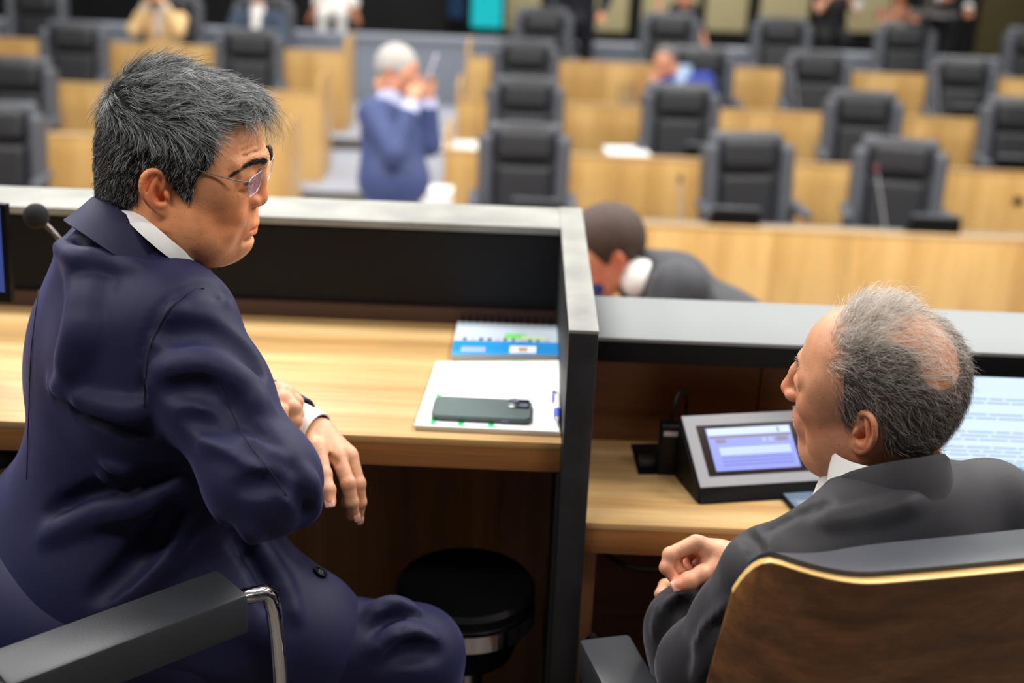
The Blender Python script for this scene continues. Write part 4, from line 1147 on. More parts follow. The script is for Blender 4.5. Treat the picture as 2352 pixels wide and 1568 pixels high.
M_h2t = hair_mat('pale_grey_hair', srgb(150, 136, 122), srgb(244, 238, 230), .36)
rng = np.random.default_rng(12)
def put(nm, p, n, fl, L, mt, **kw):
    T = grow(p, n, fl, L, 8, rng, **kw)
    o = strands(nm, xform(T.reshape(-1, 3), HM2).reshape(T.shape), None, mt, hair2, 8, rad=.00011 + .00006 * rng.random(len(p))); o['kind'] = 'stuff'
p, n = sample_surface(cp, cq, 17000, rng, lambda c, nn: ((nn * c).sum(1) > 0).astype(float))
cell = np.floor(p / .008).astype(int); key = (cell[:, 0] * 73856093) ^ (cell[:, 1] * 19349663) ^ (cell[:, 2] * 83492791)
hs = lambda q: (np.sin((key % 100003) * 12.9898 + q * 78.233) * 43758.5453) % 1.0
fl = np.array([-.55, 0, -.85]) + (np.stack([hs(1), hs(2), hs(3)], 1) - .5) * .8 + sm01(p[:, 2], .04, .08)[:, None] * np.array([-.6, 0, .5])
nape = sm01(-p[:, 2], .02, .06) * sm01(-p[:, 0], .03, .07)
put('side_strands', p, n, fl, .020 + .012 * rng.random(len(p)), M_h2, lift=(.16 + .45 * nape)[:, None], sink=.004, jit=.25, curl=.002)
# thin hair over the crown, rooted in the scalp
sel = lambda c, nn: ((c[:, 2] > .070) & (c[:, 0] < .052) & (c[:, 0] > -.10) & (nn[:, 2] > .0)).astype(float) * (1 - .88 * np.exp(-(((c - np.array((-.070, .015, .090))) / np.array((.036, .034, .05))) ** 2).sum(1)))
p, n = sample_surface(hp, hq, 4600, rng, sel)
cell = np.floor(p / .012).astype(int); key = (cell[:, 0] * 73856093) ^ (cell[:, 1] * 19349663)
fl = np.array([-1.0, 0, .1]) + (np.stack([hs(1), hs(2), hs(3)], 1) - .5) * 1.1
p, n = p[:3400], n[:3400]; fl = fl[:3400]
put('crown_strands', p, n, fl, .024 + .018 * rng.random(len(p)), M_h2t, lift=.22, sink=.001, jit=.3, curl=.004)
p, n = sample_surface(hp, hq, 2200, rng, lambda c, nn: ((c[:, 2] > .095) & (c[:, 0] < .055) & (c[:, 0] > -.005)).astype(float))
cell = np.floor(p / .012).astype(int); key = (cell[:, 0] * 73856093) ^ (cell[:, 1] * 19349663)
fl = np.array([-.8, -.3, .4]) + (np.stack([hs(1), hs(2), hs(3)], 1) - .5) * 1.2
put('front_strands', p, n, fl, .026 + .018 * rng.random(len(p)), M_h2t, lift=.62, sink=.001, jit=.35, curl=.005)
# moustache and brows
k = 320; t = rng.uniform(-1, 1, k)
base = np.stack([.1095 - .014 * t * t, .024 * t, -.042 - .004 * np.abs(t) + rng.normal(0, .002, k)], 1)
d = np.stack([.5 + 0 * t, .6 * t, -.8 + 0 * t], 1) + rng.normal(0, .25, (k, 3)); d /= np.linalg.norm(d, axis=1, keepdims=True)
pts = np.stack([base + d * (.0065 * q) for q in np.linspace(0, 1, 8)], 1)
o = strands('moustache', xform(pts.reshape(-1, 3), HM2).reshape(pts.shape), None, M_h2t, man2, 8, rad=.00022); o['kind'] = 'stuff'
for s in (-1, 1):
    k = 90; t = rng.random(k)
    base = np.stack([.1075 - .016 * t - .010 * t * t, s * (.010 + .043 * t), .0415 + .010 * np.sin(t * 2.6) - .006 * t + rng.normal(0, .0022, k)], 1)
    d = np.stack([.2 + 0 * t, s * (.8 + 0 * t), .4 - .8 * t], 1) + rng.normal(0, .3, (k, 3)); d /= np.linalg.norm(d, axis=1, keepdims=True)
    pts = np.stack([base + d * (.006 * q) for q in np.linspace(0, 1, 5)], 1)
    o = strands('eyebrow', xform(pts.reshape(-1, 3), HM2).reshape(pts.shape), None, M_h2, man2, 5, rad=.0002); o['kind'] = 'stuff'
# ================================================================ near chairs
def shell_chair(ctr, fwd, zt, seatz, floorz, label, wing=.085, half=.295, arms=(-1, 1), armz=.20, armx=.30):
    """high-backed swivel chair: moulded walnut ply shell, leather pad, arm pads on chrome loops"""
    g = mark(empty('office_chair', (ctr.x, ctr.y, floorz)), label, 'chair', 'plywood-backed office chairs at the dais')
    rt = Vector((fwd.y, -fwd.x, 0)); H = zt - seatz + .06
    def pt(a, t, off):
        """a -1..1 across, t 0 top..1 bottom, off = distance in front of the outer face"""
        hw = half + .03 * math.sin(min(1, t * 1.6) * 1.57) - .10 * max(0, t - .72) * 2
        s = a * hw
        cur = wing * (max(0, abs(a) - .62) / .38) ** 2.0 * (1 - .4 * t) + .012 * a * a
        lean = -.02 * (1 - t) + .05 * t * t
        nx = 1.0 / math.sqrt(1 + (2.2 * max(0, abs(a) - .62)) ** 2)
        top = zt - t * H - (.055 * (max(0, abs(a) - .90) / .10) ** 2.5 * max(0, 1 - 4 * t))
        s += math.copysign(.012 * (max(0, abs(a) - .80) / .20) * 0, a)
        return Vector((ctr.x, ctr.y, 0)) + rt * (s - math.copysign(off * (1 - nx) * 1.1, a)) + fwd * (cur + lean + off * nx) + Up * top
    A = np.sin(np.linspace(-1, 1, 57) * math.pi / 2); Tt = np.linspace(0, 1, 15)
    def slab(name, mat, o0, o1, t0=0.0, t1=1.0, am=1.0, puff=0.0, parent=g, rnd=False):
        bm = bmesh.new(); L = []
        for o in (o0, o1):
            Gd = []
            for t in Tt:
                tt = t0 + (t1 - t0) * t
                t_ = tt + (.02 * (1 - t * 14) ** 1 if rnd and o == o1 and t < .05 else 0) - (.035 if rnd and o == o1 and t > .05 and t < .12 else 0) * 0
                Gd.append([bm.verts.new(pt(a * am, t_, (o if o == o0 or not rnd else o0 + (o - o0) * (1 - .85 * abs(a) ** 5)) + (puff * max(0, 1 - (2 * t - 1) ** 8) * max(0, 1 - a ** 8) if o == o1 else 0))) for a in A])
            L.append(Gd)
        for q, Gd in enumerate(L):
            for i in range(len(Tt) - 1):
                for j in range(len(A) - 1):
                    f = (Gd[i][j], Gd[i][j + 1], Gd[i + 1][j + 1], Gd[i + 1][j]); bm.faces.new(f if q == 0 else f[::-1])
        a, b = L
        for j in range(len(A) - 1):
            bm.faces.new((a[0][j], b[0][j], b[0][j + 1], a[0][j + 1])); bm.faces.new((a[-1][j], a[-1][j + 1], b[-1][j + 1], b[-1][j]))
        for i in range(len(Tt) - 1):
            bm.faces.new((a[i][0], a[i + 1][0], b[i + 1][0], b[i][0])); bm.faces.new((a[i][-1], b[i][-1], b[i + 1][-1], a[i + 1][-1]))
        bmesh.ops.recalc_face_normals(bm, faces=bm.faces)
        return link(name, mesh_bm(bm, sm=50), mat, parent, True)
    sh = slab('back_shell', M_walnut, 0.0, .011)
    # pale ply edge lying on the rim
    bm = bmesh.new(); path = [pt(a, 0, 0) for a in A]; path2 = [pt(a, 0, .0112) for a in A]
    n = len(path); c0 = Vector((ctr.x, ctr.y, zt - H / 2))
    V = []
    for i in range(n):
        p, q = path[i], path2[i]; out = Vector((0, 0, 1))
        V.append([bm.verts.new(p), bm.verts.new(p + out * .0015), bm.verts.new(q + out * .0015), bm.verts.new(q)])
    for i in range(n - 1):
        for j in range(3): bm.faces.new((V[i][j], V[i][j + 1], V[i + 1][j + 1], V[i + 1][j]))
    bm.faces.new(V[0]); bm.faces.new(V[-1][::-1])
    bmesh.ops.recalc_face_normals(bm, faces=bm.faces)
    link('ply_edge', mesh_bm(bm, sm=50), M_plyedge, sh)
    pad = slab('back_cushion', M_leather2, .0115, .085, -.012, .94, .97, .028, rnd=True)
    # seat
    st = empty('seat', (0, 0, 0)); bpy.data.objects.remove(st)
    M = Matrix.Translation(Vector((ctr.x, ctr.y, seatz)) + fwd * .31) @ Matrix((( fwd.x, -rt.x, 0, 0), (fwd.y, -rt.y, 0, 0), (0, 0, 1, 0), (0, 0, 0, 1)))
    link('seat_shell', boxmesh((-.26, -.27, -.075), (.24, .27, -.055), .02, 3, M), M_walnut, g, True)
    link('seat_cushion', boxmesh((-.25, -.25, -.055), (.24, .25, .03), .03, 4, M), M_leather2, g, True)
    for s in arms:
        o = link('arm_pad', boxmesh((-.13, s * armx - .038, armz - .055), (.16, s * armx + .038, armz), .006, 2, M), M_leather, g, True)
        yy = s * armx
        pts = [(-.12, yy, armz - .028), (-.155, yy, armz - .028), (-.185, yy, armz - .06), (-.19, yy, 0), (-.16, yy, -.05), (-.05, yy * .85, -.085)]
        link('arm_tube', tubemesh([M @ p for p in bez(pts, 20)], .0105, 12), M_chrome, g, True)
        pts = [(.15, yy, armz - .028), (.185, yy, armz - .030), (.215, yy, armz - .06), (.222, yy, 0), (.20, yy, -.05), (.05, yy * .85, -.085)]
        link('arm_tube', tubemesh([M @ p for p in bez(pts, 20)], .0105, 12), M_chrome, g, True)
    link('column', lathemesh([(.028, floorz + .06), (.028, seatz - .075)], 16, Matrix.Translation((M.translation.x, M.translation.y, 0))), M_chrome, g, True)
    for k in range(5):
        a = R(72 * k + 20); c = Vector((M.translation.x, M.translation.y, floorz + .075))
        link('base_leg', tubemesh([c, c + Vector((math.cos(a), math.sin(a), 0)) * .28 + Up * -.02], [.026, .016], 8), M_chrome, g, True)
        e = c + Vector((math.cos(a), math.sin(a), 0)) * .28
        link('caster', lathemesh([(.004, -.012), (.026, -.012), (.028, -.006), (.028, .006), (.026, .012), (.004, .012)], 14, Matrix.Translation((e.x, e.y, floorz + .028)) @ Matrix.Rotation(a + 1.57, 4, 'Z') @ Matrix.Rotation(1.5708, 4, 'Y')), M_blackplastic, g, True)
    return g
fw2 = Vector((-.26, .965, 0)).normalized()
wl = PZ(1742, 1262, .893)
rt2 = Vector((fw2.y, -fw2.x, 0))
shell_chair(Vector((wl.x, wl.y, 0)) + rt2 * .275 - fw2 * .070, fw2, .893, .30, -.15, 'walnut plywood office chair with black leather pad, under the man in charcoal', armz=.225, armx=.288)
# the navy man's chair: only its arms and part of the seat can be seen
aA, aB = PZ(550, 1328, .715), PZ(52, 1512, .715)
fl_ = Vector((aA.x - aB.x, aA.y - aB.y, 0)).normalized(); rl_ = Vector((fl_.y, -fl_.x, 0))
mid = (aA + aB) / 2
cs = Vector((mid.x, mid.y, 0)) - rl_ * .30 - fl_ * .015
chL = shell_chair(cs - fl_ * .33, fl_, .86, .455, 0.0, 'office chair with black leather arm pads on chrome loops, under the man in navy', armz=.26)

# ================================================================ things on and under the dais desks
def slab4(c4, th, mat=None, name=None, parent=None, bev=0.0):
    """plate from four corners (upper face), thickness downward along the face normal"""
    c4 = [Vector(p) for p in c4]; n = (c4[1] - c4[0]).cross(c4[3] - c4[0]).normalized()
    if n.z < 0: n = -n
    bm = bmesh.new(); a = [bm.verts.new(p) for p in c4]; b = [bm.verts.new(p - n * th) for p in c4]
    bm.faces.new(a); bm.faces.new(b[::-1])
    for i in range(4): bm.faces.new((a[i], b[i], b[(i + 1) % 4], a[(i + 1) % 4]))
    bmesh.ops.recalc_face_normals(bm, faces=bm.faces)
    if bev: bmesh.ops.bevel(bm, geom=list(bm.edges), offset=bev, segments=2, affect='EDGES')
    return link(name, mesh_bm(bm, sm=30 if bev else None), mat, parent, True)
def bil(c4, u, v):
    a = c4[0].lerp(c4[1], u); b = c4[3].lerp(c4[2], u); return a.lerp(b, v)
def sub4(c4, u0, v0, u1, v1, lift=0.0):
    n = (c4[1] - c4[0]).cross(c4[3] - c4[0]).normalized(); n = n if n.z > 0 else -n
    return [bil(c4, u, v) + n * lift for u, v in ((u0, v0), (u1, v0), (u1, v1), (u0, v1))]
# folder with papers (tl, tr, br, bl)
tz = TZ + .001
f4 = [PZ(1002, 830, tz + .007), PZ(1285, 828, tz + .010), PZ(1284, 991, tz + .007), PZ(951, 976, tz + .007)]
fol = mark(empty('document_folder', f4[3]), 'white document folder with green stripes lying under the phone', 'folder')
slab4(f4, .0025, M_white, 'cover', fol)
slab4([p + Vector((.002, -.001, -.0028)) for p in f4], .0045, plain('page_block', srgb(206, 196, 170), .7), 'pages', fol)
M_green = plain('green_print', srgb(30, 190, 100), .5)
for a, b in (((1008, 905), (994, 974)), ((1064, 940), (1058, 978)), ((1134, 945), (1127, 981))):
    p, q = PZ(a[0], a[1], f4[0].z + .0003), PZ(b[0], b[1], f4[3].z + .0003); w = Vector((.004, 0, 0))
    slab4([p - w, p + w, q + w, q - w], .0004, M_green, 'stripe', fol)
# phone
pc = PZ(1108, 935, TZ + .017)
ph = mark(empty('mobile_phone', pc, R(-1)), 'dark green mobile phone lying face down on the white folder', 'phone')
def rounded(hx, hy, r, z0, z1, b=.0025):
    bm = bmesh.new(); ring = []
    for cx, cy, a0 in ((1, 1, 0), (-1, 1, 90), (-1, -1, 180), (1, -1, 270)):
        for k in range(7): a = R(a0 + 15 * k); ring.append((cx * (hx - r), cy * (hy - r), math.cos(a), math.sin(a)))
    rows = []
    for z, ins in ((z0, b), (z0 + b, 0), (z1 - b, 0), (z1, b)):
        rows.append([bm.verts.new((x + c * (r - ins), y + s * (r - ins), z)) for x, y, c, s in ring])
    for i in range(3):
        for j in range(28): bm.faces.new((rows[i][j], rows[i][(j + 1) % 28], rows[i + 1][(j + 1) % 28], rows[i + 1][j]))
    bm.faces.new(rows[0][::-1]); bm.faces.new(rows[-1]); return mesh_bm(bm, sm=30)
link('case', rounded(.0755, .038, .012, -.009, 0), plain('dark_green_case', srgb(66, 84, 84), .45, var=.08), ph)
cam_ = link('camera_bump', boxmesh((.040, .002, -.0005), (.072, .034, .0016), .001), plain('camera_glass', srgb(40, 50, 56), .15), ph)
for x, y in ((.049, .026), (.063, .010)):
    link('lens', lathemesh([(.001, .0016), (.0068, .0016), (.0068, .0030), (.0050, .0030), (.0046, .0022), (.001, .0022)], 18, Matrix.Translation((x, y, 0))), plain('lens_ring', srgb(150, 150, 175), .2, metal=.6), cam_)
link('side_button', boxmesh((.030, -.0388, -.0062), (.042, -.0378, -.003), .0004), plain('button_violet', srgb(120, 110, 150), .4), ph)
# pen
pa, pb = PZ(1279, 906, f4[1].z + .006), PZ(1280, 972, f4[2].z + .006)
pen = mark(empty('ballpoint_pen', pa), 'white ballpoint pen with blue grip lying on the folder by the divider', 'pen')
dd = (pb - pa)
def seg(a, b, r0, r1, nm, mt): return link(nm, tubemesh([pa + dd * a, pa + dd * (a + b) / 2, pa + dd * b], [r0, (r0 + r1) / 2, r1], 12), mt, pen, True)
M_blue = plain('blue_plastic', srgb(36, 70, 190), .35)
seg(.04, .56, .0052, .0052, 'barrel', M_white); seg(.56, .84, .0054, .0050, 'grip', M_blue); seg(.84, 1.0, .0046, .0012, 'tip', M_chrome); seg(0, .05, .0035, .0040, 'push_button', M_blue)
link('clip', tubemesh([pa + dd * .05 + Up * .005, pa + dd * .06 + Vector((-.006, 0, .008)), pa + dd * .40 + Vector((-.007, 0, .006))], .0016, 8), M_blue, pen, True)
# spiral calendar
c4 = [PZ(1051, 737, TZ + .012), PZ(1292, 747, TZ + .012), PZ(1292, 816, TZ + .012), PZ(1036, 814, TZ + .012)]
cal = mark(empty('desk_calendar', c4[3]), 'blue and white spiral-bound desk calendar lying against the black panel', 'calendar')
slab4(c4, .010, plain('calendar_page', srgb(190, 204, 216), .5, var=.04), 'page_block', cal)
slab4(sub4(c4, 0, .60, 1, 1, .0004), .0004, plain('blue_print', srgb(22, 140, 214), .5, var=.06), 'blue_band', cal)
slab4(sub4(c4, .08, .78, .30, .93, .0009), .0004, plain('pale_print', srgb(150, 170, 200), .5), 'print_mark', cal)
slab4(sub4(c4, .52, .74, .76, .95, .0009), .0004, M_white, 'print_mark', cal)
slab4(sub4(c4, .60, .80, .68, .90, .0013), .0004, plain('tan_print', srgb(190, 150, 120), .5), 'print_mark', cal)
slab4(sub4(c4, .46, .34, .66, .50, .0004), .0004, plain('lime_print', srgb(120, 220, 110), .5), 'print_mark', cal)
slab4(sub4(c4, .62, .42, .84, .52, .0008), .0004, plain('pale_lime_print', srgb(196, 222, 170), .5), 'print_mark', cal)
rr = random.Random(3)
for k in range(11):
    u = .08 + k * .075
    slab4(sub4(c4, u, .50, u + .03 + .02 * rr.random(), .585, .0006), .0004, plain('dark_print', srgb(*[(96, 104, 130), (190, 180, 210), (70, 80, 100)][k % 3]), .5), 'print_mark', cal)
for k in range(14):
    p = bil(c4, .05 + .9 * k / 13, .03); q = bil(c4, .05 + .9 * k / 13, -.05)
    pts = [p + Vector((0, 0, .001)), p + Vector((0, .002, .008)), (p + q) / 2 + Vector((0, 0, .012)), q + Vector((0, 0, .007)), q + Vector((0, 0, -.004))]
    link('ring', tubemesh(bez(pts, 10), .0018, 6), M_blackplastic, cal, True)
# stool under the desk
sp = PZ(1070, 1335, .455)
stl = mark(empty('stool', (sp.x, sp.y, 0)), 'round black stool with a chrome band, pushed under the upper desk', 'stool')
link('seat', lathemesh([(.01, .425), (.108, .425), (.112, .432), (.112, .448), (.106, .456), (.01, .458)], 40), M_blackplastic, stl)
link('chrome_band', lathemesh([(.1, .395), (.1145, .395), (.1145, .424), (.1, .424)], 40), M_chrome, stl)
link('seat_pan', lathemesh([(.02, .33), (.08, .33), (.104, .394), (.02, .394)], 40), M_blackplastic, stl)
link('post', lathemesh([(.032, .03), (.032, .33)], 24), M_chrome, stl)
link('base', lathemesh([(.02, 0), (.13, 0), (.13, .01), (.05, .03), (.03, .03)], 40), M_chrome, stl)
# microphone and monitor at the left edge
mb = PX(83, 496, 1.98)
mic = mark(empty('microphone', (mb.x, mb.y, TZ)), 'gooseneck microphone with black foam ball behind the navy shoulder', 'microphone')
S = []
bm = bmesh.new(); bmesh.ops.create_icosphere(bm, subdivisions=4, radius=.0198, matrix=Matrix.Translation(mb)); link('foam', mesh_bm(bm, sm=180), plain('black_foam', srgb(22, 22, 24), .95, bump=.8, bscale=700), mic, True)
base = Vector((mb.x + .13, mb.y + .06, TZ))
link('neck', tubemesh(bez([mb, PX(118, 528, 1.99), PX(150, 565, 2.0), base + Up * .05, base + Up * .012], 20), .0042, 10), plain('grey_metal', srgb(120, 112, 108), .35, metal=.7), mic, True)
link('base', lathemesh([(.005, 0), (.04, 0), (.038, .01), (.012, .016), (.005, .016)], 24, Matrix.Translation(base)), M_blackplastic, mic, True)
mr = PX(12, 470, 1.95); m0 = PX(4, 692, 2.03)
mon = mark(empty('monitor', (mr.x - .2, mr.y + .02, TZ)), 'dark framed monitor cut off by the left edge of the view', 'monitor')
q4 = [Vector((mr.x - .42, mr.y + .06, mr.z)), mr, Vector((mr.x - .004, m0.y - .03, mr.z - .155)), Vector((mr.x - .424, m0.y + .03, mr.z - .155))]
def plate(c4, th, mat, nm, par):
    c4 = [Vector(p) for p in c4]; n = (c4[1] - c4[0]).cross(c4[3] - c4[0]).normalized()
    if n.y < 0: n = -n
    bm = bmesh.new(); a = [bm.verts.new(p) for p in c4]; b = [bm.verts.new(p + n * th) for p in c4]
    bm.faces.new(a); bm.faces.new(b[::-1])
    for i in range(4): bm.faces.new((a[i], b[i], b[(i + 1) % 4], a[(i + 1) % 4]))
    bmesh.ops.recalc_face_normals(bm, faces=bm.faces)
    return link(nm, mesh_bm(bm), mat, par, True)
plate(q4, .012, M_blackplastic, 'bezel', mon)
plate([p + Vector((0, -.0008, 0)) for p in sub4(q4, .02, .03, .978, .90)], .0006, emit('blue_screen', srgb(70, 90, 170), .6), 'screen', mon)
link('stand', boxmesh((mr.x - .24, mr.y + .05, TZ), (mr.x - .18, mr.y + .10, mr.z - .10), .004), M_blackplastic, mon, True)
# ---- console on the lower desk
def console(FL, FR, TL, TR, zb, name, label, parent_group=None, detail=True):
    g = mark(empty(name, ((FL.x + FR.x) / 2, (FL.y + TL.y) / 2, zb)), label, 'console', parent_group)
    bm = bmesh.new()
    lo = [Vector((p.x, p.y, zb)) for p in (FL, FR, TR, TL)]
    lo[0] += Vector((-.002, -.012, 0)); lo[1] += Vector((.002, -.012, 0)); lo[2] += Vector((.002, .03, 0)); lo[3] += Vector((-.002, .03, 0))
    hi = [p.copy() for p in (FL, FR, TR, TL)]
    a = [bm.verts.new(p) for p in lo]; b = [bm.verts.new(p) for p in hi]
    bm.faces.new(a[::-1]); bm.faces.new(b)
    for i in range(4): bm.faces.new((a[i], a[(i + 1) % 4], b[(i + 1) % 4], b[i]))
    bmesh.ops.recalc_face_normals(bm, faces=bm.faces)
    bmesh.ops.bevel(bm, geom=list(bm.edges), offset=.004, segments=2, affect='EDGES')
    link('housing', mesh_bm(bm, sm=30), M_blackplastic, g, True)
    P4 = [TL, TR, FR, FL]
    slab4(sub4(P4, .01, .01, .99, .98, .0022), .0022, M_greyplastic, 'fascia', g, .0006)
    if detail:
        slab4(sub4(P4, .10, .15, .90, .84, .0028), .0008, plain('console_glass', srgb(40, 30, 24), .12), 'glass', g)
        scr = slab4(sub4(P4, .165, .20, .835, .78, .0034), .0005, emit('lilac_screen', srgb(150, 160, 245), 1.0), 'screen', g)
        sq = sub4(P4, .165, .20, .835, .78, .0038)
        slab4(sub4(sq, .01, .01, .99, .17), .0003, emit('pale_bar', srgb(214, 232, 255), 1.0), 'menu_bar', scr)
        slab4(sub4(sq, .02, .19, .98, .24, .0001), .0003, emit('brown_bar', srgb(140, 128, 150), .8), 'divider_line', scr)
        slab4(sub4(sq, .10, .46, .94, .64, .0001), .0003, emit('pale_field', srgb(200, 222, 255), 1.0), 'text_field', scr)
        slab4(sub4(sq, .08, .27, .20, .36, .0001), .0003, emit('tan_key', srgb(150, 136, 160), .8), 'key', scr)
        slab4(sub4(sq, .80, .26, .94, .36, .0001), .0003, emit('tan_key', srgb(150, 140, 160), .8), 'key', scr)
        for u in (.63, .71): slab4(sub4(sq, u, .27, u + .045, .37, .0001), .0003, emit('white_key', srgb(196, 200, 232), .9), 'key', scr)
        for v in (.70, .78, .86): slab4(sub4(sq, .10, v, .94, v + .022, .0001), .0003, emit('blue_line', srgb(86, 112, 214), .9), 'text_line', scr)
        slab4(sub4(sq, .84, .04, .86, .15, .0003), .0003, emit('glyph', srgb(110, 120, 190), .8), 'glyph', scr)
    return g
FLp, FRp = PZ(1606, 1124, LZ + .022), PZ(1896, 1106, LZ + .022)
TLp = PZ(1561, 955, LZ + .115); TRp = TLp + (FRp - FLp) * 1.0
console(FLp, FRp, TLp, TRp, LZ, 'voting_console', 'touch screen console with pale bezel and lilac screen on the lower desk')
# cable well with charger
cb = mark(empty('cable_well', PZ(1500, 1060, LZ)), 'black cable well let into the lower desk beside the console', 'cable outlet')
slab4([PZ(1449, 1019, LZ + .0015), PZ(1552, 1016, LZ + .0015), PZ(1574, 1086, LZ + .0015), PZ(1466, 1088, LZ + .0015)], .0014, M_blackplastic, 'plate', cb)
link('socket', boxmesh((-.014, -.012, 0), (.014, .012, .016), .003, 2, Matrix.Translation(PZ(1486, 1068, LZ + .0016))), plain('dark_grey_plastic', srgb(46, 48, 54), .4), cb, True)
bp_ = PZ(1533, 1082, LZ + .0016)
br = mark(empty('power_adapter', bp_), 'black power adapter with pale label standing beside the console', 'adapter')
link('body', boxmesh((-.018, -.014, 0), (.018, .014, .088), .004, 3), M_blackplastic, br)
link('label_strip', boxmesh((-.013, -.0146, .070), (.013, -.0140, .078)), plain('pale_label', srgb(176, 170, 180), .5), br)
link('cable', tubemesh(bez([bp_ + Up * .088, bp_ + Vector((.002, .004, .115)), bp_ + Vector((.012, .02, .135)), bp_ + Vector((.026, .04, .115)), bp_ + Vector((.03, .06, .06)), bp_ + Vector((.034, .09, .02))], 22), .0032, 8), M_blackplastic, br, True)
# cable hanging under the lower desk
link_c = mark(link('power_cable', tubemesh(bez([PX(1385, 1268, 1.98), PX(1440, 1300, 1.97), PX(1500, 1308, 1.96), PX(1560, 1290, 1.98), PX(1590, 1262, 2.0)], 24), .004, 8), M_blackplastic), 'black cable sagging below the front edge of the lower desk', 'cable')
# phone beside the tie
pq = PZ(1866, 1152, LZ + .0095)
p2 = mark(empty('mobile_phone', pq, R(14)), 'black mobile phone on the lower desk in front of the striped tie', 'phone')
link('case', boxmesh((-.038, -.075, -.009), (.038, .075, -.001), .003, 3), M_blackplastic, p2)
link('screen', boxmesh((-.034, -.070, -.001), (.034, .070, 0), .0003), plain('phone_glass', srgb(96, 112, 132), .12), p2)
# ---- laptop
x0 = PY(2098, 1080, 1.90).x
lap = mark(empty('laptop', (x0 + .18, 1.86, LZ)), 'open laptop with a bright text document on its screen at the right edge', 'laptop')
L4 = [Vector((x0, 1.972, LZ + .200)), Vector((x0 + .36, 1.972, LZ + .200)), Vector((x0 + .36, 1.900, LZ + .012)), Vector((x0, 1.900, LZ + .012))]
plate(L4, .006, M_blackplastic, 'lid', lap)
Sc = [p + Vector((0, -.0012, .0004)) for p in sub4(L4, .018, .055, .982, .955)]
M_doc, nt, b = newmat('document_screen')
b.inputs['Base Color'].default_value = (.02, .02, .02, 1); b.inputs['Roughness'].default_value = .3
b.inputs['Emission Color'].default_value = srgb(214, 232, 250); b.inputs['Emission Strength'].default_value = 1.2
sc_ = plate(Sc, .0008, M_doc, 'screen', lap)
M_ln = emit('text_grey', srgb(150, 186, 214), .9); M_hd = emit('ribbon_blue', srgb(150, 208, 250), 1.0)
def onscr(u0, v0, u1, v1, mt, nm, lift=.0014):
    return plate([p + Vector((0, -lift, .0004)) for p in sub4(Sc, u0, v0, u1, v1)], .0003, mt, nm, sc_)
onscr(.0, .0, 1, .05, M_hd, 'title_bar'); onscr(.0, .965, 1, 1.0, emit('task_bar_blue', srgb(170, 205, 250), 1), 'task_bar')
rr = random.Random(8)
for v in (.36, .395, .50, .535, .66, .695, .73, .80, .835, .87, .915, .94):
    u = .06
    while u < .93:
        w = .05 + .12 * rr.random(); onscr(u, v, min(u + w, .95), v + .011, M_ln, 'text_line'); u += w + .012
for k, c in enumerate(((90, 120, 170), (60, 80, 150), (210, 90, 120), (230, 190, 90), (60, 150, 210), (200, 80, 90))):
    onscr(.34 + .035 * k, .972, .352 + .035 * k, .993, emit('task_icon', srgb(*c), .9), 'task_icon', .0020)
link('base', boxmesh((x0, 1.665 + .06, LZ + .001), (x0 + .36, 1.905, LZ + .014), .003), plain('dark_grey_laptop', srgb(58, 60, 66), .4, metal=.4), lap, True)
kb = plain('keycap', srgb(22, 22, 24), .5)
kme = boxmesh((-.0072, -.0072, 0), (.0072, .0072, .002), .0008)
kme.materials.append(kb)
for r_ in range(5):
    for c_ in range(14):
        o = link('key', kme, None, lap); o.location = Vector((x0 + .06 + c_ * .0178 + .004 * (r_ % 2), 1.79 + r_ * .0185, LZ + .0142)) - lap.location
# ---- rimless glasses of the man in navy
gl = mark(empty('eyeglasses', HM @ Vector((.10, 0, .02))), 'rimless eyeglasses with thin metal temples worn by the man in navy', 'eyeglasses')
M_lens, nt, b = newmat('spectacle_lens')
b.inputs['Base Color'].default_value = (.75, .70, .95, 1); b.inputs['Roughness'].default_value = .03; b.inputs['Alpha'].default_value = .16
b.inputs['Specular IOR Level'].default_value = 1.0; b.inputs['Coat Weight'].default_value = 1.0; b.inputs['Coat Roughness'].default_value = .02
M_wire = plain('steel_wire', (.55, .52, .48, 1), .25, metal=1.0)
GM = HM @ Matrix.Translation((-.012, 0, .013))
for s in (-1, 1):
    bm = bmesh.new()
    prof = [(-.024, .009), (-.020, .012), (.019, .012), (.0245, .009), (.025, .002), (.022, -.010), (.014, -.0155), (-.012, -.0155), (-.022, -.009)]
    def lp_(y, z, o): return GM @ Vector((.1175 - .10 * abs(s * .034 + y * s) ** 1.6 * 3.2 + o, s * .034 + y * s, .016 + z))
    a = [bm.verts.new(lp_(y, z, 0)) for y, z in prof]; c = [bm.verts.new(lp_(y, z, .002)) for y, z in prof]
    bm.faces.new(a); bm.faces.new(c[::-1])
    for i in range(9): bm.faces.new((a[i], c[i], c[(i + 1) % 9], a[(i + 1) % 9]))
    bmesh.ops.recalc_face_normals(bm, faces=bm.faces)
    link('lens', mesh_bm(bm), M_lens, gl, True)
    ed = [lp_(y, z, .001) for y, z in prof]; link('lens_edge', tubemesh(ed + ed[:1], .0007, 6), plain('polished_edge', srgb(214, 210, 232), .1), gl, True)
    hinge = lp_(.0245, .008, .001)
    link('temple', tubemesh([hinge, GM @ Vector((.098, s * .071, .026)), GM @ Vector((.06, s * .0795, .030)), GM @ Vector((.02, s * .083, .036)), GM @ Vector((-.010, s * .086, .042))], .0010, 8), M_wire, gl, True)
    link('temple_tip', tubemesh(bez([GM @ Vector((-.006, s * .0862, .042)), GM @ Vector((-.022, s * .0865, .038)), GM @ Vector((-.036, s * .080, .012))], 8), .0018, 8), M_blackplastic, gl, True)
    link('nose_pad', tubemesh([GM @ Vector((.112, s * .010, .014)), GM @ Vector((.108, s * .0105, .006))], .0018, 8), M_wire, gl, True)
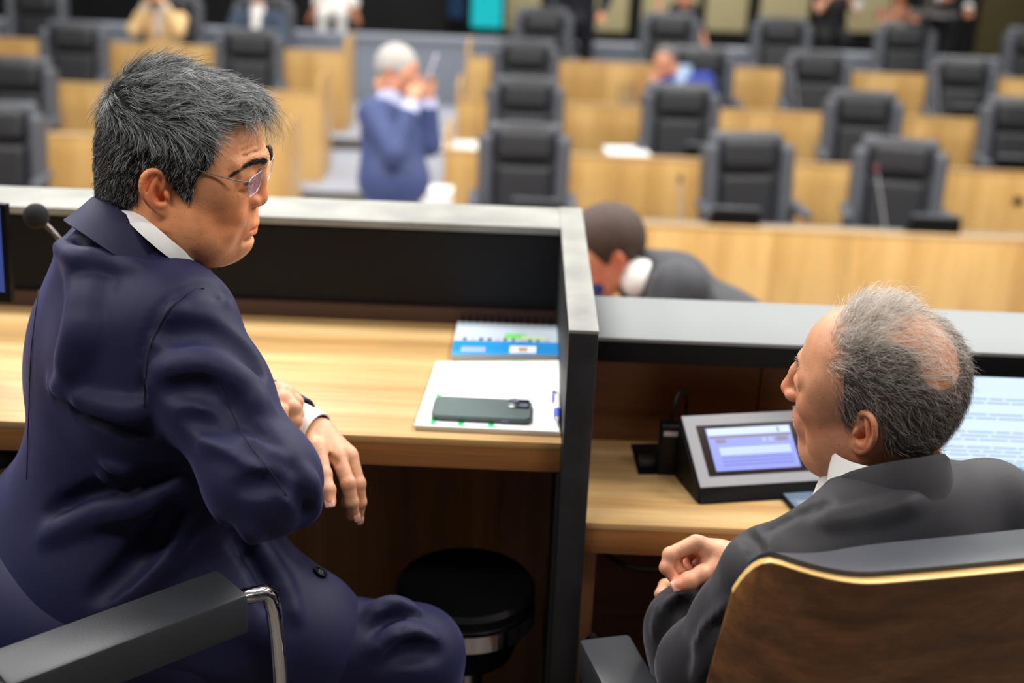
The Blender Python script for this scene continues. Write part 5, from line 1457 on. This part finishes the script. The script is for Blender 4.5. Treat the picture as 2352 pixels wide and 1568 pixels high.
link('bridge', tubemesh(bez([GM @ Vector((.1165, -.010, .020)), GM @ Vector((.1200, 0, .026)), GM @ Vector((.1165, .010, .020))], 8), .0010, 8), M_wire, gl, True)
# ================================================================ plenary chairs
M_chair = plain('plenary_leather_lit', srgb(80, 84, 92), .42, var=.05, bump=.1, bscale=60)  # wing and shell colour lifted to stand for their edge highlights
M_chaird = plain('plenary_leather_dark', srgb(39, 41, 46), .42, var=.05)
def sdfmesh(fn, lo, hi, h, mat, rel=1):
    S = SDF(lo, hi, h); fn(S); P, Q = S.net(); P = relax(P, Q, rel); return npmesh('m', P, Q, mat)
TL_ = Matrix.Rotation(R(-9), 3, 'X')      # recline
def _shell(S): S.rbox((0, .06, .74), (.235, .045, .34), .04, rot=TL_)
def _head(S): S.rbox((0, .035, .96), (.185, .075, .115), .07, rot=TL_)
def _pad(S): S.rbox((0, .005, .66), (.175, .06, .185), .05, rot=TL_)
def _wing(s):
    def f(S): S.rbox((s * .235, .01, .72), (.045, .085, .30), .042, rot=TL_)
    return f
def _seat(S): S.rbox((0, -.20, .44), (.25, .25, .055), .05)
def _arm(s):
    def f(S): S.rbox((s * .29, -.16, .655), (.035, .16, .026), .02).cone((s * .29, -.06, .64), (s * .27, -.06, .42), .02, .02, .01)
    return f
CM = {}
CM['back_shell'] = sdfmesh(_shell, (-.27, -.15, .35), (.27, .25, 1.12), .011, M_chair)
CM['headrest'] = sdfmesh(_head, (-.22, -.15, .80), (.22, .2, 1.12), .010, M_chaird)
CM['back_cushion'] = sdfmesh(_pad, (-.2, -.16, .42), (.2, .16, .9), .011, M_chaird)
CM['wing_l'] = sdfmesh(_wing(-1), (-.31, -.2, .36), (-.17, .2, 1.06), .010, M_chair); CM['wing_r'] = sdfmesh(_wing(1), (.17, -.2, .36), (.31, .2, 1.06), .010, M_chair)
CM['seat'] = sdfmesh(_seat, (-.28, -.48, .36), (.28, .08, .52), .013, M_chaird)
CM['arm_l'] = sdfmesh(_arm(-1), (-.35, -.35, .38), (-.22, .03, .70), .010, M_chair); CM['arm_r'] = sdfmesh(_arm(1), (.22, -.35, .38), (.35, .03, .70), .010, M_chair)
CM['column'] = lathemesh([(.03, .06), (.03, .40)], 12); CM['column'].materials.append(M_chrome)
bm = bmesh.new()
for k in range(5): tube(bm, [(0, -.15, .07), (.30 * math.cos(1.2566 * k), -.15 + .30 * math.sin(1.2566 * k), .03)], [.03, .02], 8)
CM['star_base'] = mesh_bm(bm, sm=40); CM['star_base'].materials.append(M_chrome)
NM = {'wing_l': 'side_bolster', 'wing_r': 'side_bolster', 'arm_l': 'armrest', 'arm_r': 'armrest'}
CH0 = None
def plenary_chair(x, y, z, rz, label):
    global CH0
    if CH0 is None:
        CH0 = empty('leather_chair', (x, y, z), rz)
        for k, me in CM.items():
            o = link(NM.get(k, k), me, None, CH0)
            if k == 'column': o.location = (0, -.15, 0)
        g = CH0
    else:
        g = copy_tree(CH0); g.location = (x, y, z); g.rotation_euler = (0, 0, rz)
    g.scale = (1.06, 1.06, 1.05)
    mark(g, label, 'chair', 'black leather chairs of the plenary')
    return g
ORD = ['first', 'second', 'third', 'fourth', 'fifth', 'sixth']
ROWS = {0: [(1203, 0, ''), (1718, 8, ''), (2062, -10, '')], 1: [(1205, 0, ''), (1560, 0, ''), (1977, -4, ''), (2335, 0, '')],
        2: [(1205, 0, ''), (1605, 4, ''), (1873, 0, ''), (2205, -4, '')], 3: [(1245, 0, ''), (1535, 0, ''), (1790, 0, ''), (2073, 0, ''), (2368, 0, '')]}
LEFT = {0: [(-6, 4)], 1: [(40, 0)], 2: [(172, 0), (572, 0)], 3: [(86, 0), (398, 6), (606, 0)]}
VT = [380, 285, 190, 115]
for i in range(4):
    for k, (u, rz, _) in enumerate(ROWS[i]):
        p = PY(u, VT[i] + (u - 1200) * .04, CHY[i])
        plenary_chair(p.x, CHY[i], ROWF[i], R(rz), 'black leather chair, %s from the aisle in the %s plenary row' % (ORD[k], WORD[i]))
    L = LEFT[i]
    for k, (u, rz) in enumerate(L):
        p = PY(u, VT[i] + (u - 1200) * .04, CHY[i])
        plenary_chair(p.x, CHY[i], ROWF[i], R(rz), 'black leather chair in the %s row left of the aisle%s' % (WORD[i], '' if len(L) == 1 else ((', at the left', ', nearest the aisle')[k] if len(L) == 2 else (', at the left', ', under the woman', ', under the man')[k])))
# small terminals on the plenary desks, seen from behind
def terminal(u, i, label, w=.26, off=.24):
    tz = ROWF[i] + .75 - UPS; y = RY[i] + off; p = PY(u, VT[i], y)
    g = mark(empty('desk_terminal', (p.x, y, tz)), label, 'console', 'terminals on the plenary desks'); g.scale = (1.15, 1, 1.5)
    bm = bmesh.new()
    a = [bm.verts.new(v) for v in ((-w / 2, .08, 0), (w / 2, .08, 0), (w / 2, -.07, 0), (-w / 2, -.07, 0))]
    b = [bm.verts.new(v) for v in ((-w / 2, .075, .02), (w / 2, .075, .02), (w / 2, -.06, .085), (-w / 2, -.06, .085))]
    bm.faces.new(a); bm.faces.new(b[::-1])
    for k in range(4): bm.faces.new((a[k], a[(k + 1) % 4], b[(k + 1) % 4], b[k]))
    bmesh.ops.recalc_face_normals(bm, faces=bm.faces); bmesh.ops.bevel(bm, geom=list(bm.edges), offset=.006, segments=2, affect='EDGES')
    link('housing', mesh_bm(bm, sm=30), M_blackplastic, g)
    link('top_rim', boxmesh((-w / 2 + .004, -.062, .082), (w / 2 - .004, -.035, .094), .004), M_chair, g)
    link('screen', boxmesh((-w / 2 + .02, .0, .0), (w / 2 - .02, .10, .002), 0, 2, Matrix.Translation((0, -.045, .088)) @ Matrix.Rotation(R(-25.7), 4, 'X')), plain('terminal_glass', srgb(30, 30, 34), .15), g)
    return g
terminal(1235, 0, 'black terminal on the front desk below the chair nearest the aisle')
terminal(1697, 0, 'black terminal on the front desk below the second chair')
terminal(2165, 0, 'black terminal on the front desk beside the swivelled third chair')
terminal(1625, 1, 'black terminal on the second-row desk left of the second front chair')
terminal(2230, 2, 'black terminal on the third-row desk at the right')
terminal(2345, 1, 'black terminal on the second-row desk at the right edge')
terminal(42, 1, 'black terminal on the left block second-row desk')
terminal(30, 2, 'black terminal on the left block third-row desk', .2)
# gooseneck microphones on the plenary desks
def gmic(u0, v0, u1, v1, i, label, tip=(120, 60, 70)):
    y = RY[i] + .16; b = PY(u1, v1, y); b.z = ROWF[i] + .75 - UPS; t = PY(u0, v0, y - .03)
    g = mark(empty('desk_microphone', b), label, 'microphone', 'gooseneck microphones on the plenary desks')
    link('base', lathemesh([(.01, 0), (.035, 0), (.03, .02), (.01, .024)], 16), M_blackplastic, g)
    link('neck', tubemesh(bez([b + Up * .02, b.lerp(t, .5) + Vector((.01, .02, 0)), t], 12), .006, 8), M_greyplastic, g, True)
    link('capsule', tubemesh([t, t + (t - b).normalized() * .02, t + (t - b).normalized() * .05], [.008, .016, .010], 10), plain('dark_red_ring', srgb(*tip), .5), g, True)
gmic(2014, 398, 2040, 500, 0, 'thin gooseneck microphone standing before the swivelled front-row chair')
gmic(1822, 155, 1836, 215, 2, 'thin gooseneck microphone standing before the third-row chair', (90, 60, 70))
gmic(2150, 165, 2164, 225, 2, 'thin gooseneck microphone at the right of the third row', (90, 60, 70))
gmic(1562, 420, 1562, 500, 0, 'thin gooseneck microphone left of the second front-row chair', (60, 50, 55))
# papers, glass, cup
def paper(u, v, i, w, d, label, rz=0, n=3):
    p = PZ(u, v, ROWF[i] + .751 - UPS)
    g = mark(empty('paper_stack', (p.x, max(p.y, RY[i] + d / 2 + .05), ROWF[i] + .7505 - UPS), R(rz)), label, 'papers')
    for k in range(n): link('sheet', boxmesh((-w / 2 + .004 * k, -d / 2 + .003 * k, .004 * k), (w / 2 + .004 * k, d / 2 + .003 * k, .004 * k + .0035), .0), M_white, g)
paper(1050, 337, 1, .27, .30, 'white papers on the end of the second-row desk by the aisle', 0, 4)
paper(1437, 351, 1, .30, .30, 'white papers on the second-row desk between the first two chairs', 6, 4)
M_glass, nt, b = newmat('clear_glass'); b.inputs['Transmission Weight'].default_value = 1; b.inputs['Roughness'].default_value = .02; b.inputs['Base Color'].default_value = (.95, .97, 1, 1)
def goblet(p, s, label):
    g = mark(empty('drinking_glass', p), label, 'glass')
    link('bowl', lathemesh([(.012 * s, .02 * s), (.034 * s, .03 * s), (.037 * s, .11 * s), (.034 * s, .11 * s), (.030 * s, .035 * s), (.008 * s, .03 * s)], 20), M_glass, g)
    link('foot', lathemesh([(.004 * s, 0), (.03 * s, 0), (.03 * s, .004 * s), (.008 * s, .02 * s), (.004 * s, .02 * s)], 20), M_glass, g)
    return g
q = PY(1437, 236, RY[2] + .18); goblet(Vector((q.x, RY[2] + .18, ROWF[2] + .75 - UPS)), 1.9, 'clear drinking glass on the third-row desk left of the seated man in blue')
q = PY(1000, 470, RY[0] + .15)
g = mark(empty('carton', (q.x, RY[0] + .15, ROWF[0] + .75 - UPS)), 'small white carton on the near desk beside the standing man', 'carton')
link('body', boxmesh((-.09, -.08, 0), (.10, .08, .18), .02, 3), M_white, g); link('lid', boxmesh((-.092, -.082, .181), (.102, .082, .192), .004), M_white, g)
g = mark(empty('woven_basket', (q.x - .17, RY[0] + .14, ROWF[0] + .75 - UPS)), 'small tan round basket beside the white carton', 'basket')
link('body', lathemesh([(.02, 0), (.08, 0), (.10, .06), (.085, .12), (.05, .135), (.02, .136)], 24), plain('tan_straw', srgb(168, 120, 66), .7, var=.2, vscale=80), g)
link('rim', lathemesh([(.088, .108), (.094, .108), (.094, .122), (.088, .122)], 24), plain('tan_rim', srgb(190, 150, 96), .7), g)
s_ = PY(2338, 462, RY[1] - .001)
link('socket_ring', lathemesh([(.002, 0), (.035, 0), (.035, .008), (.02, .012), (.002, .012)], 20, Matrix.Translation((s_.x, RY[1], s_.z)) @ Matrix.Rotation(R(90), 4, 'X')), M_blackplastic, bpy.data.objects['plenary_desk.002'], True)
# ================================================================ people in the hall
def figure(label, base, head, sh, el, wr, hip, legs, top, bottom, hairc, skin, shirt=None, tie=None, bare=False, longhair=False, hand_r=.021, bulk=1.0, shirt_open=False, hairy=True, neckp=None):
    """head: (u,v,zc,yaw,pitch,roll); sh, el, wr: two points each; hip: point; legs: list of (knee, foot)"""
    g = mark(empty('person', base), label, 'person')
    hc_ = PX(*head[:3]); HMx = head_matrix(hc_, head[3], head[4], head[5], (0, 0, .02))
    fy = R(head[3])
    S = head_sdf(.0055, simple=True, ears=True, neckr=.050, neck=(-.022, 0, -.085))
    P, Q = S.net(); P = relax(P, Q, 1); tone, eye = head_tone(P, np.array(skin[:3])); W = xform(P, HMx)
    neck = (Vector(sh[0]) + Vector(sh[1])) / 2 + Up * .06 if neckp is None else Vector(neckp)
    allp = [Vector(p) for p in list(sh) + list(el) + list(wr) + [hip, neck]]
    lo = Vector([min(p[i] for p in allp) - .22 for i in range(3)]); hi = Vector([max(p[i] for p in allp) + .22 for i in range(3)])
    parts = [(W, Q)]
    BS = SDF(lo, hi, .012)
    hn = HMx @ Vector((-.02, 0, -.06))
    BS.cone(hn, neck, .052, .050, .02).cone(neck + (Vector(hip) - neck).normalized() * .10, hip, .06, .07, .04)
    for k in (0, 1):
        BS.chain([neck + (Vector(hip) - neck).normalized() * .08, sh[k], el[k], wr[k]], [.04, .040, .036, .028], .02)
    P2, Q2 = BS.net(); parts.append((P2, Q2))
    for k in (0, 1):      # hands: palm and five curled fingers
        w = Vector(wr[k]); d = (w - Vector(el[k])).normalized(); sd = d.cross(Up).normalized() if abs(d.z) < .95 else Vector((1, 0, 0)); nn = d.cross(sd)
        HS = SDF(w - Vector((.16,) * 3), w + Vector((.16,) * 3), .006)
        HS.cone(w, w + d * .05, .026, .028, .01)
        for q, (o, ln) in enumerate(((-.028, .055), (-.010, .065), (.009, .062), (.026, .05))):
            a = w + d * .06 + sd * o; b = a + d * ln * .55; c = b + (d * .4 - nn * .8).normalized() * ln * .5
            HS.chain([w + d * .03 + sd * o * .7, a, b, c], [.012, .011, .010, .008], .005)
        HS.chain([w + d * .015 + sd * -.02, w + d * .045 + sd * -.045, w + d * .07 + sd * -.05], [.014, .011, .009], .006)
        P3, Q3 = HS.net(); parts.append((P3, Q3))
    BP, BQ = joinPQ(parts); C = np.ones((len(BP), 4)); C[:, :3] = skin[:3]; C[:len(tone)] = tone
    me = npmesh('body', BP, BQ, M_skin); vcol(me, C); link('body', me, None, g, True)
    JS_ = SDF(lo, hi, .0115)
    s0, s1 = Vector(sh[0]), Vector(sh[1]); hp_ = Vector(hip); ax = (s1 - s0).normalized(); ch = (s0 + s1) / 2
    JS_.cone(s0, s1, .070 * bulk, .070 * bulk, .04).cone(ch + Up * -.10, hp_.lerp(ch, .35), .135 * bulk, .140 * bulk, .05)
    JS_.cone(ch + Up * -.10 - ax * .07, hp_ - ax * .06 + Up * .05, .10 * bulk, .12 * bulk, .05).cone(ch + Up * -.10 + ax * .07, hp_ + ax * .06 + Up * .05, .10 * bulk, .12 * bulk, .05)
    JS_.ell(hp_ + Up * .02, (.17 * bulk, .17 * bulk, .14), .06)
    for k in (0, 1):
        if bare: JS_.cone(sh[k], Vector(sh[k]).lerp(Vector(el[k]), .18), .066, .060, .03)
        else: JS_.chain([sh[k], el[k], Vector(el[k]).lerp(Vector(wr[k]), .82)], [.070 * bulk, .062, .046], .03)
    if neckp is not None: JS_.cone(neck.lerp(ch, .16), ch, .080, .10, .05)
    ca = Up if neckp is None else (hn - neck).normalized()
    JS_.cone(neck + ca * .14, neck - ca * .02, .07, .06, .01, 's')
    P4, Q4 = JS_.net(); P4 = relax(P4, Q4, 2); link('jacket' if not bare else 'blouse', npmesh('top', P4, Q4, top), None, g, True)
    fwd = Vector((math.cos(fy), math.sin(fy), 0))
    if shirt is not None:
        cl = SDF(neck - Vector((.2,) * 3), neck + Vector((.2,) * 3), .007)
        ca = Up if neckp is None else (hn - neck).normalized()
        cl.cone(neck + ca * (.045 if neckp is None else .012) + fwd * .004, neck - ca * .03, .066 if neckp is None else .056, .078 if neckp is None else .062, .01).cone(neck + ca * .2, neck + ca * .02, .058, .058, .004, 's')
        if shirt_open: cl.cone(neck + fwd * .085 + Up * -.03, neck + fwd * .125 + Up * -.16, .045, .045, .02)
        P5, Q5 = cl.net(); link('shirt', npmesh('shirt', P5, Q5, shirt), None, g, True)
        if not bare:
            for k in (0, 1):
                a = Vector(el[k]).lerp(Vector(wr[k]), .80); b = Vector(el[k]).lerp(Vector(wr[k]), .98)
                cuff('shirt_cuff', a, b, .046, .042, shirt, g, .003)
    if tie is not None:
        t0 = neck + fwd * .085 + Up * -.01
        link('tie', tubemesh([t0, t0 + Up * -.05 + fwd * .035, t0 + Up * -.18 + fwd * .05], [.02, .018, .032], 8), tie, g, True)
    lo = Vector([min(p[i] for p in [hip] + [q for L in legs for q in L]) - .16 for i in range(3)]); hi = Vector([max(p[i] for p in [hip] + [q for L in legs for q in L]) + .16 for i in range(3)])
    TS_ = SDF(lo, hi, .014); TS_.ell(hp_ + Up * -.03, (.15, .15, .12), .04)
    for k, (kn, ft) in enumerate(legs):
        sgn = -1 if k == 0 else 1; TS_.chain([hp_ + ax * (.09 * sgn) + Up * -.05, kn, Vector(ft) + Up * .08], [.092, .066, .05], .03)
    P6, Q6 = TS_.net(); link('trousers' if not bare else 'skirt', npmesh('trousers', P6, Q6, bottom), None, g, True)
    for k, (kn, ft) in enumerate(legs):
        f = Vector(ft); X = SDF(f - Vector((.3, .3, .02)), f + Vector((.3, .3, .16)), .012)
        X.cone(f + Up * .045, f + fwd * .16 + Up * .035, .045, .035, .02).cone(f + Up * .1, f + Up * .05, .04, .045, .02)
        P7, Q7 = X.net(); link('shoe', npmesh('shoe', P7, Q7, M_leather), None, g, True)
    if hairy:
        HS = SDF((-.15, -.13, -.2), (.14, .13, .18), .006)
        HS.ell((-.012, 0, .048), (.108, .088, .096), 0).ell((-.05, 0, .02), (.066, .076, .078), .03)
        if longhair: HS.cone((-.06, 0, .0), (-.08, 0, -.16), .085, .07, .04)
        HS.rbox((.112, 0, -.02), (.06, .2, .10), .02, .015, 's'); HS.rbox((.05, 0, -.10), (.08, .2, .10), .02, .01, 's')
        for s in (-1, 1): HS.ell((-.006, s * .09, -.004), (.022, .03, .034), .006, 's')
        if not longhair: HS.rbox((0, 0, -.14), (.3, .3, .07), .02, .01, 's')
        P8, Q8 = HS.net(); P8 = relax(P8, Q8, 2); link('hair', npmesh('hair', xform(P8, HMx), Q8, hairc), None, g, True)
    return g
def cloth(n, c): return suit_mat(n, srgb(*c), weave=300, sheen=.12)
def hairm(n, c): return plain(n, srgb(*c), .7, bump=.6, bscale=160, var=.2, vscale=60)
SKa, SKb, SKc = srgb(222, 160, 128), srgb(206, 142, 106), srgb(170, 112, 80)
def Pz(u, v, z): return PX(u, v, z)
def stand_legs(hip, ax, floor, fwd):
    return [(Vector((hip.x, hip.y, 0)) - ax * .10 + Up * (floor + .48), Vector((hip.x, hip.y, 0)) - ax * .11 + Up * floor), (Vector((hip.x, hip.y, 0)) + ax * .10 + Up * (floor + .48) + fwd * .03, Vector((hip.x, hip.y, 0)) + ax * .11 + Up * floor + fwd * .05)]
def sit_legs(hip, floor):
    L = []
    for s in (-1, 1):
        L.append((Vector((hip.x + s * .11, hip.y - .42, floor + .50)), Vector((hip.x + s * .11, hip.y - .40, floor))))
    return L
# standing man in the aisle, looking into his phone
zs = 6.5
h = Pz(905, 425, zs + .02); fx = Vector((1, -.15, 0)).normalized()
figure('standing grey-haired man in blue suit in the aisle, raising a phone to his face', (h.x, h.y, FZ), (912, 158, zs, -12, 26, 0),
       (Pz(858, 262, zs - .10), Pz(930, 255, zs + .24)), (Pz(908, 352, zs - .24), Pz(985, 330, zs + .12)), (Pz(948, 232, zs - .22), Pz(985, 222, zs + .02)), h, stand_legs(h, Vector((.3, -.95, 0)), FZ, fx),
       cloth('slate_blue_wool', (62, 74, 116)), cloth('slate_blue_wool_trousers', (58, 70, 110)), hairm('light_grey_hair', (176, 172, 166)), SKa, plain('pale_blue_shirt', srgb(196, 200, 236), .7), bulk=1.08)
pp = Pz(990, 158, zs - .1)
g = mark(empty('mobile_phone', pp), 'pale mobile phone held up by the standing man in the aisle', 'phone')
link('case', boxmesh((-.006, -.04, -.075), (.006, .04, .075), .003, 2, Matrix.Translation(pp) @ Matrix.Rotation(R(20), 4, 'Y')), plain('pale_phone', srgb(190, 184, 200), .3), g, True)
link('screen', boxmesh((-.0068, -.036, -.070), (-.0061, .036, .070), 0, 2, Matrix.Translation(pp) @ Matrix.Rotation(R(20), 4, 'Y')), M_dark, g, True)
# man bending over just below the dais
zb_ = 3.6
struct('floor_clerks', (.3, 2.46, FZ - .1), (2.6, 4.9, -.62), M_darkfloor)
h = Pz(1668, 830, zb_ + .05)
figure('man in charcoal suit bending forward just beyond the lower desk ledge', (h.x, h.y, -.62), (1392, 566, zb_, 188, 34, -6),
       (Pz(1562, 672, zb_ - .12), Pz(1530, 645, zb_ + .22)), (Pz(1520, 810, zb_ - .16), Pz(1470, 800, zb_ + .24)), (Pz(1380, 830, zb_), Pz(1360, 830, zb_ + .2)), h,
       [(Vector((h.x - .02, h.y - .1, -.62 + .46)), Vector((h.x, h.y - .1, -.62))), (Vector((h.x - .02, h.y + .1, -.62 + .46)), Vector((h.x, h.y + .1, -.62)))],
       cloth('charcoal_wool_b', (50, 51, 56)), cloth('charcoal_wool_c', (60, 62, 70)), hairm('dark_brown_hair', (66, 50, 42)), srgb(226, 150, 118), M_shirt, plain('blue_tie', srgb(40, 60, 130), .5), bulk=1.12, shirt_open=False, neckp=Pz(1462, 628, zb_))
# seated people of the rows
def seated(label, u, v, zc, row, top, shirtm, hairc, skin, hand=None, tie=None, bare=False, longhair=False, pitch=12, yaw=-90, bulk=1.0, dy=0.0, opn=True, dx=0.0, drop=.32):
    hd = PX(u, v, zc); f = ROWF[row] if row is not None else pw.z - .45
    c = Vector((hd.x + dx, hd.y + .04 + dy, hd.z - drop)); a = Vector((1, 0, 0))
    s0, s1 = c - a * .19, c + a * .19
    e0, e1 = s0 + Vector((-.07, -.16, -.22)), s1 + Vector((.07, -.16, -.22))
    w0, w1 = (e0 + Vector((.10, -.20, .06)), e1 + Vector((-.10, -.20, .06)))
    if hand: w0 = hd + Vector(hand[0]) if hand[0] else w0; w1 = hd + Vector(hand[1]) if hand[1] else w1
    if hand and hand[0]: e0 = (s0 + w0) / 2 + Vector((-.08, -.10, -.16))
    if hand and hand[1]: e1 = (s1 + w1) / 2 + Vector((.08, -.10, -.16))
    hip = Vector((c.x, c.y + .04, max(f + .56, c.z - .50)))
    return figure(label, (hip.x, hip.y, f), (u, v, zc, yaw, pitch, 0), (s0, s1), (e0, e1), (w0, w1), hip, sit_legs(hip, f), top, top, hairc, skin, shirtm, tie, bare, longhair, bulk=bulk, shirt_open=opn)
M_dkhair = hairm('near_black_hair', (40, 34, 32)); M_brhair = hairm('brown_hair', (92, 60, 42)); M_gyhair = hairm('mid_grey_hair', (110, 106, 104))
seated('seated man in bright blue suit in the third row, hand raised to his face', 1527, 138, 10.72, 2, cloth('bright_blue_wool', (44, 62, 150)), plain('sky_shirt', srgb(176, 206, 240), .7), M_gyhair, SKa, ((-.09, -.14, -.17), None), plain('dark_tie', srgb(36, 50, 90), .5), yaw=-112, dx=.17, drop=.17, bulk=1.1)
seated('seated woman in beige top at upper left, hands raised before her face', 362, -34, 12.12, 3, plain('beige_knit', srgb(232, 196, 140), .8), plain('pale_grey_top', srgb(206, 198, 188), .8), M_brhair, srgb(232, 180, 140), ((-.07, -.14, -.16), (.08, -.14, -.15)), longhair=True, bulk=.95)
seated('seated man in grey suit and white shirt in the back row left of the aisle', 588, -38, 12.12, 3, cloth('steel_grey_wool', (58, 70, 90)), M_shirt, M_dkhair, SKb, None, plain('pale_tie', srgb(200, 214, 236), .5))
GZ = 14.6
seated('person in white clothes sitting in the gallery behind the parapet', 770, -62, 14.7, None, plain('white_linen', srgb(238, 236, 232), .8), None, M_dkhair, SKc, ((-.20, -.16, -.42), (.20, -.16, -.42)), bulk=1.15, bare=True)
seated('dark-haired woman leaning in the gallery with one bare arm raised', 1575, -8, 14.9, None, plain('dark_dress', srgb(30, 30, 34), .8), None, M_dkhair, SKa, ((-.30, -.05, -.02), None), bare=True, longhair=True)
seated('woman in black dress in the gallery holding up a cup', 1925, -64, 14.4, None, plain('black_dress', srgb(22, 22, 26), .8), None, M_dkhair, SKa, ((-.05, -.18, -.16), (.10, -.20, -.20)), bare=True)
seated('brown-haired woman in the gallery beside the waiter', 2072, -30, 14.9, None, plain('dusky_dress', srgb(150, 104, 84), .8), None, M_brhair, SKb, ((-.08, -.2, -.3), (.08, -.2, -.3)), bare=True, longhair=True)
q = PX(1968, 22, 14.15)
g = mark(empty('white_cup', q), 'white cup held by the woman in black in the gallery', 'cup')
link('body', lathemesh([(.02, 0), (.035, 0), (.045, .09), (.04, .09), (.03, .01), (.005, .01)], 18), M_white, g); link('handle', tubemesh(bez([(.042, 0, .07), (.07, 0, .06), (.066, 0, .03), (.036, 0, .02)], 10), .006, 8), M_white, g)
def standing(label, u, v, zc, floor, top, hairc, skin, wr=None, yaw=-90, shirtm=None):
    hd = PX(u, v, zc); c = Vector((hd.x, hd.y + .03, hd.z - .33)); a = Vector((1, 0, 0))
    s0, s1 = c - a * .19, c + a * .19; e0, e1 = s0 + Vector((-.08, -.02, -.27)), s1 + Vector((.08, -.02, -.27))
    w0, w1 = e0 + Vector((.05, -.16, -.14)), e1 + Vector((-.05, -.16, -.14))
    if wr: w0 = hd + Vector(wr); e0 = (s0 + w0) / 2 + Vector((-.03, .02, -.14))
    hip = Vector((c.x, c.y + .03, c.z - .52))
    return figure(label, (hip.x, hip.y, floor), (u, v, zc, yaw, 5, 0), (s0, s1), (e0, e1), (w0, w1), hip, stand_legs(hip, a, floor, Vector((0, -1, 0))), top, top, hairc, skin, shirtm, shirt_open=True)
GF = pw.z - .45
standing('waiter in dark suit standing at the right of the gallery with a tray', 2190, -160, 12.6, ROWF[3], cloth('waiter_black', (26, 26, 30)), M_dkhair, SKc, (-.10, -.32, -.62), -120, M_shirt)
standing('person in dark clothes standing by the parapet behind the back row', 1338, -150, 12.6, ROWF[3], cloth('dark_navy_coat', (24, 26, 36)), M_dkhair, SKb, None, 60)
q = PX(2142, 34, 12.5)
tr = mark(empty('serving_tray', q), 'silver serving tray carried by the waiter', 'tray')
link('plate', lathemesh([(.01, 0), (.22, 0), (.245, .018), (.24, .022), (.21, .006), (.01, .006)], 32), plain('silver', (.75, .74, .72, 1), .25, metal=.9), tr)
link('rim', lathemesh([(.236, .018), (.25, .018), (.25, .026), (.236, .026)], 32), plain('silver_rim', (.75, .74, .72, 1), .2, metal=.9), tr)
goblet(q + Vector((.0, 0, .008)), 1.5, 'clear glass standing on the waiter\'s tray')
